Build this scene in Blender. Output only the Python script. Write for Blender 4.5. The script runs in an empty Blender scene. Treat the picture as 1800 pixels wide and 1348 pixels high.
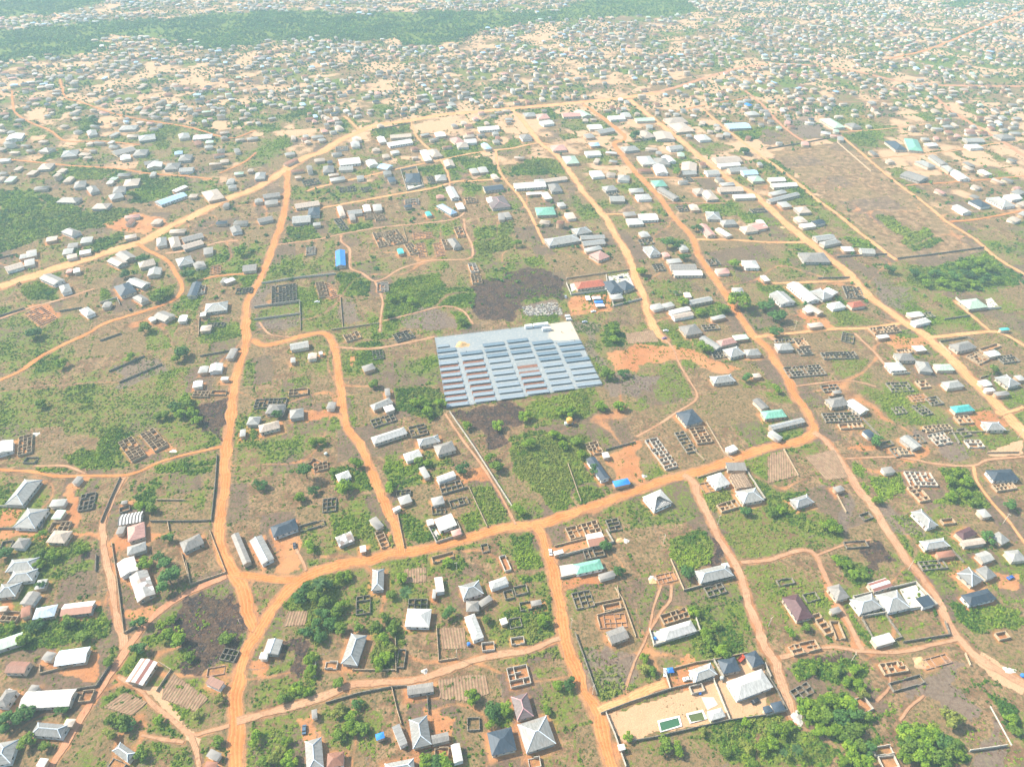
import bpy, bmesh, math, random
import numpy as np
from mathutils import Vector

random.seed(7)
rng = np.random.default_rng(7)
D, SC = bpy.data, bpy.context.scene
COL = SC.collection
rad = math.radians

# ------------------------------------------------------------------ camera, sky, sun, exposure
CAM_H, PITCH, FPX = 320.0, 39.1, 1200.0          # metres above ground, degrees below horizontal, focal length in photo pixels
cam = D.objects.new('camera', D.cameras.new('camera'))
COL.objects.link(cam)
cam.location = (0, 0, CAM_H)
cam.rotation_euler = (rad(90 - PITCH), 0, 0)
cam.data.sensor_width = 36.0
cam.data.lens = 36.0 * FPX / 1800.0
cam.data.clip_start, cam.data.clip_end = 1.0, 40000.0
SC.camera = cam

SUN_EL, SUN_AZ = 44.0, -70.0                       # azimuth from +Y towards +X
w = D.worlds.new('World'); SC.world = w; w.use_nodes = True
wn = w.node_tree
bg = wn.nodes['Background']
sky_t = wn.nodes.new('ShaderNodeTexSky')
sky_t.sky_type = 'NISHITA'; sky_t.sun_disc = False
sky_t.sun_elevation = rad(SUN_EL); sky_t.sun_rotation = rad(SUN_AZ)
sky_t.air_density = 1.2; sky_t.dust_density = 2.5
wn.links.new(sky_t.outputs[0], bg.inputs[0])
bg.inputs[1].default_value = 0.115
sl = D.lights.new('sun', 'SUN'); sl.energy = 4.0; sl.angle = rad(1.2); sl.color = (1.0, 0.93, 0.80)
so = D.objects.new('sun', sl); COL.objects.link(so)
sd = Vector((math.sin(rad(SUN_AZ)) * math.cos(rad(SUN_EL)), math.cos(rad(SUN_AZ)) * math.cos(rad(SUN_EL)), math.sin(rad(SUN_EL))))
so.rotation_euler = (-sd).to_track_quat('-Z', 'Y').to_euler()
so.location = sd * 900
SC.view_settings.view_transform = 'Standard'
SC.view_settings.look = 'None'
SC.view_settings.gamma = 1.0
SC.view_settings.exposure = 1.26
SC.cycles.max_bounces = 5
SC.cycles.diffuse_bounces = 2
SC.cycles.glossy_bounces = 2
SC.cycles.volume_bounces = 0
HAZE_DENSITY, HAZE_COL = 0.00023, (0.64, 0.92, 1.0)

# ------------------------------------------------------------------ photo survey -> ground coordinates
sP, cP = math.sin(rad(PITCH)), math.cos(rad(PITCH))
TILE = {}
for _r, _y in (('C', 1000), ('B', 700), ('A', 400), ('Z', 150)):
    for _c in range(4):
        TILE[_r + str(_c)] = (450 * _c, _y, 1743 / 450)
TILE['P'] = (740, 540, 1800 / 340)
TILE['F'] = (0, 0, 1.0)

def at(px, py, z=0.0):
    """survey point of the photo (1800 wide) -> point of the place at height z"""
    a, b = (px - 900) / FPX, -(py - 674) / FPX
    d = (a, cP + b * sP, -sP + b * cP)
    t = (z - CAM_H) / d[2]
    return Vector((a * t, d[1] * t, z))

def pxm(py):
    """photo pixels per metre at that row"""
    b = -(py - 674) / FPX
    return FPX * (sP - b * cP) / CAM_H

def topx(x, y, z=0.0):
    dz = z - CAM_H
    Z = y * cP - dz * sP
    return 900 + FPX * x / Z, 674 - FPX * (y * sP + dz * cP) / Z

def tile(t, x, y):
    o = TILE[t]
    return o[0] + x / o[2], o[1] + y / o[2]

# ------------------------------------------------------------------ node helpers and materials
def newmat(name):
    m = D.materials.new(name); m.use_nodes = True
    nt = m.node_tree
    return m, nt, nt.nodes['Principled BSDF']

class NB:
    def __init__(s, nt): s.nt = nt
    def n(s, t, **kw):
        o = s.nt.nodes.new(t)
        for k, v in kw.items(): setattr(o, k, v)
        return o
    def put(s, sock, v):
        if isinstance(v, bpy.types.NodeSocket): s.nt.links.new(v, sock)
        elif isinstance(v, (tuple, list)): sock.default_value = (*v, 1.0) if len(v) == 3 and len(sock.default_value) == 4 else v
        else: sock.default_value = v
    def math(s, op, a, b=0.0, clamp=False):
        o = s.n('ShaderNodeMath', operation=op, use_clamp=clamp); s.put(o.inputs[0], a); s.put(o.inputs[1], b); return o.outputs[0]
    def mix(s, f, a, b, mode='MIX'):
        o = s.n('ShaderNodeMix', data_type='RGBA', blend_type=mode); s.put(o.inputs[0], f); s.put(o.inputs[6], a); s.put(o.inputs[7], b); return o.outputs[2]
    def noise(s, vec, scale, detail=3.0, rough=0.55, dist=0.0):
        o = s.n('ShaderNodeTexNoise'); s.put(o.inputs['Vector'], vec); o.inputs['Scale'].default_value = scale
        o.inputs['Detail'].default_value = detail; o.inputs['Roughness'].default_value = rough; o.inputs['Distortion'].default_value = dist
        return o.outputs[0]
    def step(s, v, lo, hi, a=0.0, b=1.0):
        o = s.n('ShaderNodeMapRange', interpolation_type='SMOOTHSTEP'); s.put(o.inputs[0], v)
        for i, x in zip((1, 2, 3, 4), (lo, hi, a, b)): o.inputs[i].default_value = x
        return o.outputs[0]
    def obj(s): return s.n('ShaderNodeTexCoord').outputs['Object']
    def scaled(s, vec, sc):
        o = s.n('ShaderNodeMapping'); s.put(o.inputs[0], vec); o.inputs['Scale'].default_value = sc; return o.outputs[0]
    def attr(s, name, kind='GEOMETRY'):
        o = s.n('ShaderNodeAttribute', attribute_name=name, attribute_type=kind); return o.outputs
    def rand(s): return s.n('ShaderNodeObjectInfo').outputs['Random']
    def sep(s, v):
        o = s.n('ShaderNodeSeparateColor'); s.put(o.inputs[0], v); return o.outputs
    def bump(s, h, strength=0.4, dist=0.1):
        o = s.n('ShaderNodeBump'); o.inputs['Strength'].default_value = strength; o.inputs['Distance'].default_value = dist
        s.put(o.inputs['Height'], h); return o.outputs[0]

def flat(name, col, rough=0.8, var=0.25, scale=0.6, spec=0.3, metal=0.0):
    """a plain painted/earth surface with patchy weathering"""
    m, nt, p = newmat(name); b = NB(nt)
    v = b.obj()
    f = b.noise(v, scale, 4, 0.6)
    c = b.mix(b.step(f, 0.3, 0.7), [x * (1 - var) for x in col], [min(1, x * (1 + var * 0.6)) for x in col])
    r = b.rand()
    c = b.mix(1.0, c, b.mix(r, (0.88, 0.88, 0.88), (1.1, 1.1, 1.1)), 'MULTIPLY')
    b.put(p.inputs['Base Color'], c)
    p.inputs['Roughness'].default_value = rough; p.inputs['Specular IOR Level'].default_value = spec; p.inputs['Metallic'].default_value = metal
    return m

ROOFCOL = {  # real base colours of the sheet roofs
    'w': ((0.58, 0.565, 0.52), 'white'), 'l': ((0.33, 0.325, 0.30), 'pale grey'), 'G': ((0.25, 0.25, 0.235), 'grey'),
    'e': ((0.235, 0.22, 0.20), 'weathered grey'), 'c': ((0.47, 0.38, 0.30), 'beige'), 'd': ((0.045, 0.065, 0.09), 'dark slate'),
    'r': ((0.27, 0.125, 0.08), 'rust-brown'), 'p': ((0.52, 0.28, 0.23), 'pink'), 'R': ((0.48, 0.13, 0.07), 'red'),
    'm': ((0.105, 0.045, 0.05), 'maroon'), 'q': ((0.17, 0.13, 0.125), 'grey-brown'), 't': ((0.20, 0.46, 0.34), 'green'),
    'T': ((0.07, 0.40, 0.38), 'teal'), 'n': ((0.44, 0.56, 0.43), 'pale green'), 'b': ((0.03, 0.21, 0.62), 'bright blue'),
    'B': ((0.36, 0.52, 0.70), 'light blue'), 'W': ((0.60, 0.70, 0.80), 'bluish white'),
    'x': ((0.74, 0.73, 0.70), 'rust and white striped'), 'k': ((0.33, 0.32, 0.30), 'patched grey'),
    's': ((0.66, 0.65, 0.62), 'black and white striped'), 'y': ((0.70, 0.69, 0.66), 'white and rust'), 'o': ((0.27, 0.15, 0.085), 'bare timber')}

def roofmat(code):
    col, nm = ROOFCOL[code]
    m, nt, p = newmat(nm.replace(' ', '_') + '_sheet_roof'); b = NB(nt)
    v = b.obj()
    streak = b.noise(b.scaled(v, (1.6, 0.18, 1)), 1.0, 4, 0.65)
    patch = b.noise(v, 0.22, 3, 0.6)
    c = b.mix(b.step(streak, 0.32, 0.72), [x * 0.70 for x in col], [min(0.85, x * 1.12) for x in col])
    dirt = {'w': 0.22, 'W': 0.2, 'l': 0.5, 'G': 0.5, 'e': 0.6, 'k': 0.6}.get(code, 0.25)
    c = b.mix(b.math('MULTIPLY', b.step(patch, 0.50, 0.74), dirt), c, (0.20, 0.15, 0.11))
    sx = b.n('ShaderNodeSeparateXYZ'); b.put(sx.inputs[0], v)
    if code in 'kx':
        vo = b.n('ShaderNodeTexVoronoi', distance='CHEBYCHEV'); b.put(vo.inputs['Vector'], b.scaled(v, (0.42, 0.2, 0.0))); vo.inputs['Scale'].default_value = 1.0
        r = b.sep(vo.outputs['Color'])[0]
        if code == 'k': c = b.mix(b.step(r, 0.62, 0.66), c, (0.66, 0.65, 0.62)); c = b.mix(b.step(r, 0.0, 0.12, 1, 0), c, (0.23, 0.13, 0.09))
        else:
            st = b.math('FRACT', b.math('ADD', b.math('MULTIPLY', sx.outputs[1], 0.28), 0.30))
            c = b.mix(b.step(st, 0.52, 0.56), c, b.mix(streak, (0.36, 0.14, 0.10), (0.22, 0.10, 0.08)))
    if code == 's':
        st = b.math('FRACT', b.math('MULTIPLY', sx.outputs[0], 0.55))
        c = b.mix(b.step(st, 0.5, 0.56), c, (0.06, 0.055, 0.055))
    if code == 'y':
        f = b.math('MULTIPLY', b.step(sx.outputs[0], -0.2, 0.4), b.step(sx.outputs[1], 0.2, -0.2, 1, 0))
        c = b.mix(b.step(sx.outputs[1], -0.3, 0.1, 1, 0), c, b.mix(streak, (0.40, 0.20, 0.14), (0.24, 0.11, 0.07)))
    seam = b.math('FRACT', b.math('MULTIPLY', sx.outputs[0], 1.1))
    c = b.mix(b.math('MULTIPLY', b.step(seam, 0.86, 0.98), 0.18), c, (0.05, 0.05, 0.05))
    c = b.mix(1.0, c, b.mix(b.rand(), (0.82, 0.82, 0.83), (1.08, 1.07, 1.05)), 'MULTIPLY')
    b.put(p.inputs['Base Color'], c)
    b.put(p.inputs['Normal'], b.bump(b.math('SINE', b.math('MULTIPLY', sx.outputs[0], 22.0)), 0.15, 0.03))
    p.inputs['Roughness'].default_value = 0.55; p.inputs['Specular IOR Level'].default_value = 0.35
    return m
RM = {k: roofmat(k) for k in ROOFCOL}
M = {
    'wall0': flat('cream_render_wall', (0.56, 0.47, 0.36)), 'wall1': flat('grey_render_wall', (0.40, 0.36, 0.31)),
    'wall2': flat('white_painted_wall', (0.70, 0.67, 0.62)), 'wall3': flat('tan_block_wall', (0.45, 0.33, 0.22)),
    'wall4': flat('pink_painted_wall', (0.55, 0.36, 0.29)), 'glass': flat('dark_window', (0.03, 0.035, 0.04), 0.25, 0.1),
    'trim': flat('pale_trim', (0.62, 0.60, 0.56)), 'door': flat('brown_door', (0.14, 0.075, 0.045)),
    'cap': flat('pale_ridge_sheet', (0.62, 0.68, 0.72), 0.5), 'pinkcap': flat('pink_ridge_sheet', (0.62, 0.33, 0.33), 0.5),
    'rt': flat('new_block_wall', (0.41, 0.31, 0.20), 0.9, 0.35, 1.2), 'rv': flat('weathered_block_wall', (0.22, 0.195, 0.155), 0.9, 0.5, 1.0),
    'rp': flat('reddish_block_wall', (0.36, 0.235, 0.165), 0.9, 0.35, 1.2), 'rw': flat('pale_block_wall', (0.46, 0.42, 0.35), 0.9, 0.25, 1.2),
    'timber': flat('roof_timber', (0.20, 0.115, 0.065), 0.85), 'darktimber': flat('grey_roof_timber', (0.09, 0.085, 0.075), 0.85),
    'bark': flat('bark', (0.13, 0.095, 0.065), 0.9), 'paleboard': flat('pale_board', (0.60, 0.52, 0.42)),
    'steel': flat('galvanised_steel', (0.40, 0.41, 0.42), 0.45, 0.15, 1, 0.5, 0.6), 'rubber': flat('rubber', (0.02, 0.02, 0.02)),
    'container': flat('white_container_paint', (0.76, 0.77, 0.76), 0.5, 0.08), 'gap': flat('dark_seam', (0.10, 0.10, 0.11)),
    'orange': flat('orange_tank_plastic', (0.72, 0.35, 0.07), 0.5, 0.15), 'tankgrey': flat('grey_tank_plastic', (0.40, 0.43, 0.40), 0.5, 0.15),
    'blue': flat('blue_tarpaulin', (0.03, 0.17, 0.55), 0.6, 0.15), 'redpaint': flat('red_machine_paint', (0.45, 0.07, 0.03), 0.5, 0.2),
    'sand': flat('yellow_sand', (0.56, 0.36, 0.17), 0.95, 0.2, 0.8), 'gravel': flat('pale_gravel', (0.50, 0.46, 0.41), 0.95, 0.3, 1.5),
    'concrete': flat('pale_concrete', (0.52, 0.47, 0.41), 0.9, 0.2, 0.25), 'coping': flat('pool_coping', (0.70, 0.68, 0.63)),
    'rubble': flat('grey_rubble', (0.22, 0.215, 0.21), 0.9, 0.5, 1.4)}

# ------------------------------------------------------------------ mesh and object helpers
def link(o, parent=None):
    COL.objects.link(o)
    if parent is not None: o.parent = parent
    return o

def pymesh(name, verts, faces, mats, fm=None, parent=None, smooth=False):
    me = D.meshes.new(name)
    me.from_pydata([tuple(v) for v in verts], [], faces)
    for m in (mats if isinstance(mats, (list, tuple)) else [mats]): me.materials.append(m)
    if fm: me.polygons.foreach_set('material_index', fm)
    if smooth: me.polygons.foreach_set('use_smooth', [True] * len(faces))
    me.update()
    return link(D.objects.new(name, me), parent)

class MB:
    """collects boxes, prisms and tubes for one mesh"""
    def __init__(s): s.v, s.f, s.m = [], [], []
    def quad(s, pts, mi=0):
        n = len(s.v); s.v += [tuple(p) for p in pts]; s.f.append(tuple(range(n, n + len(pts)))); s.m.append(mi)
    def box(s, c, d, rz=0.0, mi=0):
        n = len(s.v); cs, sn = math.cos(rz), math.sin(rz)
        for dz in (-.5, .5):
            for dx, dy in ((-.5, -.5), (.5, -.5), (.5, .5), (-.5, .5)):
                x, y = dx * d[0], dy * d[1]
                s.v.append((c[0] + x * cs - y * sn, c[1] + x * sn + y * cs, c[2] + dz * d[2]))
        for q in ((0, 3, 2, 1), (4, 5, 6, 7), (0, 1, 5, 4), (1, 2, 6, 5), (2, 3, 7, 6), (3, 0, 4, 7)):
            s.f.append(tuple(n + i for i in q)); s.m.append(mi)
    def tube(s, pts, radii, k=6, mi=0, cap=True):
        n0 = len(s.v)
        for i, p in enumerate(pts):
            p = Vector(p)
            a = Vector(pts[max(i - 1, 0)]); c = Vector(pts[min(i + 1, len(pts) - 1)])
            t = (c - a).normalized()
            u = t.cross(Vector((0.31, 0.95, 0.05))).normalized(); w_ = t.cross(u)
            for j in range(k):
                an = 2 * math.pi * j / k
                s.v.append(tuple(p + (u * math.cos(an) + w_ * math.sin(an)) * radii[i]))
        for i in range(len(pts) - 1):
            for j in range(k):
                a, b_ = n0 + i * k + j, n0 + i * k + (j + 1) % k
                s.f.append((a, b_, b_ + k, a + k)); s.m.append(mi)
        if cap:
            s.f.append(tuple(n0 + j for j in range(k))[::-1]); s.m.append(mi)
            s.f.append(tuple(n0 + (len(pts) - 1) * k + j for j in range(k))); s.m.append(mi)
    def build(s, name, mats, parent=None, smooth=False):
        return pymesh(name, s.v, s.f, mats, s.m, parent, smooth)

def bar(mb, a, b_, w_, h, z0, mi=0, ext=0.0):
    """a straight wall or rail from a to b"""
    a, b_ = Vector(a[:2]), Vector(b_[:2])
    d = b_ - a; L = d.length
    if L < 0.02: return
    mb.box(((a.x + b_.x) / 2, (a.y + b_.y) / 2, z0 + h / 2), (L + ext, w_, h), math.atan2(d.y, d.x), mi)

def numesh(name, V, F, mats, cols=None, parent=None, kind=None):
    """big mesh from numpy arrays: V (n,3), F (m,3 or 4)"""
    me = D.meshes.new(name)
    k = F.shape[1]
    me.vertices.add(len(V)); me.loops.add(F.size); me.polygons.add(len(F))
    me.vertices.foreach_set('co', np.ascontiguousarray(V, dtype=np.float32).ravel())
    me.loops.foreach_set('vertex_index', np.ascontiguousarray(F, dtype=np.int32).ravel())
    me.polygons.foreach_set('loop_start', np.arange(0, F.size, k, dtype=np.int32))
    for n, c in (cols or {}).items():
        a = me.color_attributes.new(n, 'FLOAT_COLOR', 'POINT')
        if c.shape[1] == 3: c = np.concatenate([c, np.ones((len(c), 1))], 1)
        a.data.foreach_set('color', np.ascontiguousarray(c, dtype=np.float32).ravel())
    for m in (mats if isinstance(mats, (list, tuple)) else [mats]): me.materials.append(m)
    me.update(calc_edges=True)
    o = link(D.objects.new(name, me), parent)
    if kind: o['kind'] = kind
    return o

THINGS = []      # (object, class phrase, category, group, photo x, photo y, own label or None)
def thing(o, phrase, cat, group, px, py, label=None):
    o['category'] = cat
    if group: o['group'] = group
    THINGS.append((o, phrase, px, py, label))
    return o

def empty(name, loc, rz=0.0):
    o = D.objects.new(name, None); o.empty_display_size = 1.0
    COL.objects.link(o); o.location = loc; o.rotation_euler = (0, 0, rz)
    return o

def copy_tree(o, parent=None):
    c = o.copy(); COL.objects.link(c)
    if parent is not None: c.parent = parent
    for ch in o.children: copy_tree(ch, c)
    return c

# ------------------------------------------------------------------ value noise for scattering
_T = rng.random((256, 256)).astype(np.float32)
def vnoise(x, y, scale, seed=0):
    x = x / scale + seed * 17.37; y = y / scale + seed * 9.71
    xi, yi = np.floor(x).astype(np.int32), np.floor(y).astype(np.int32)
    fx, fy = (x - xi).astype(np.float32), (y - yi).astype(np.float32)
    fx, fy = fx * fx * (3 - 2 * fx), fy * fy * (3 - 2 * fy)
    a, b_ = _T[xi & 255, yi & 255], _T[(xi + 1) & 255, yi & 255]
    c, d = _T[xi & 255, (yi + 1) & 255], _T[(xi + 1) & 255, (yi + 1) & 255]
    return (a * (1 - fx) + b_ * fx) * (1 - fy) + (c * (1 - fx) + d * fx) * fy
def fbm(x, y, scale, seed=0, octaves=3):
    s, amp, tot = 0, 1.0, 0
    for i in range(octaves):
        s = s + amp * vnoise(x, y, scale / 2 ** i, seed + i * 3); tot += amp; amp *= 0.55
    return s / tot

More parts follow.
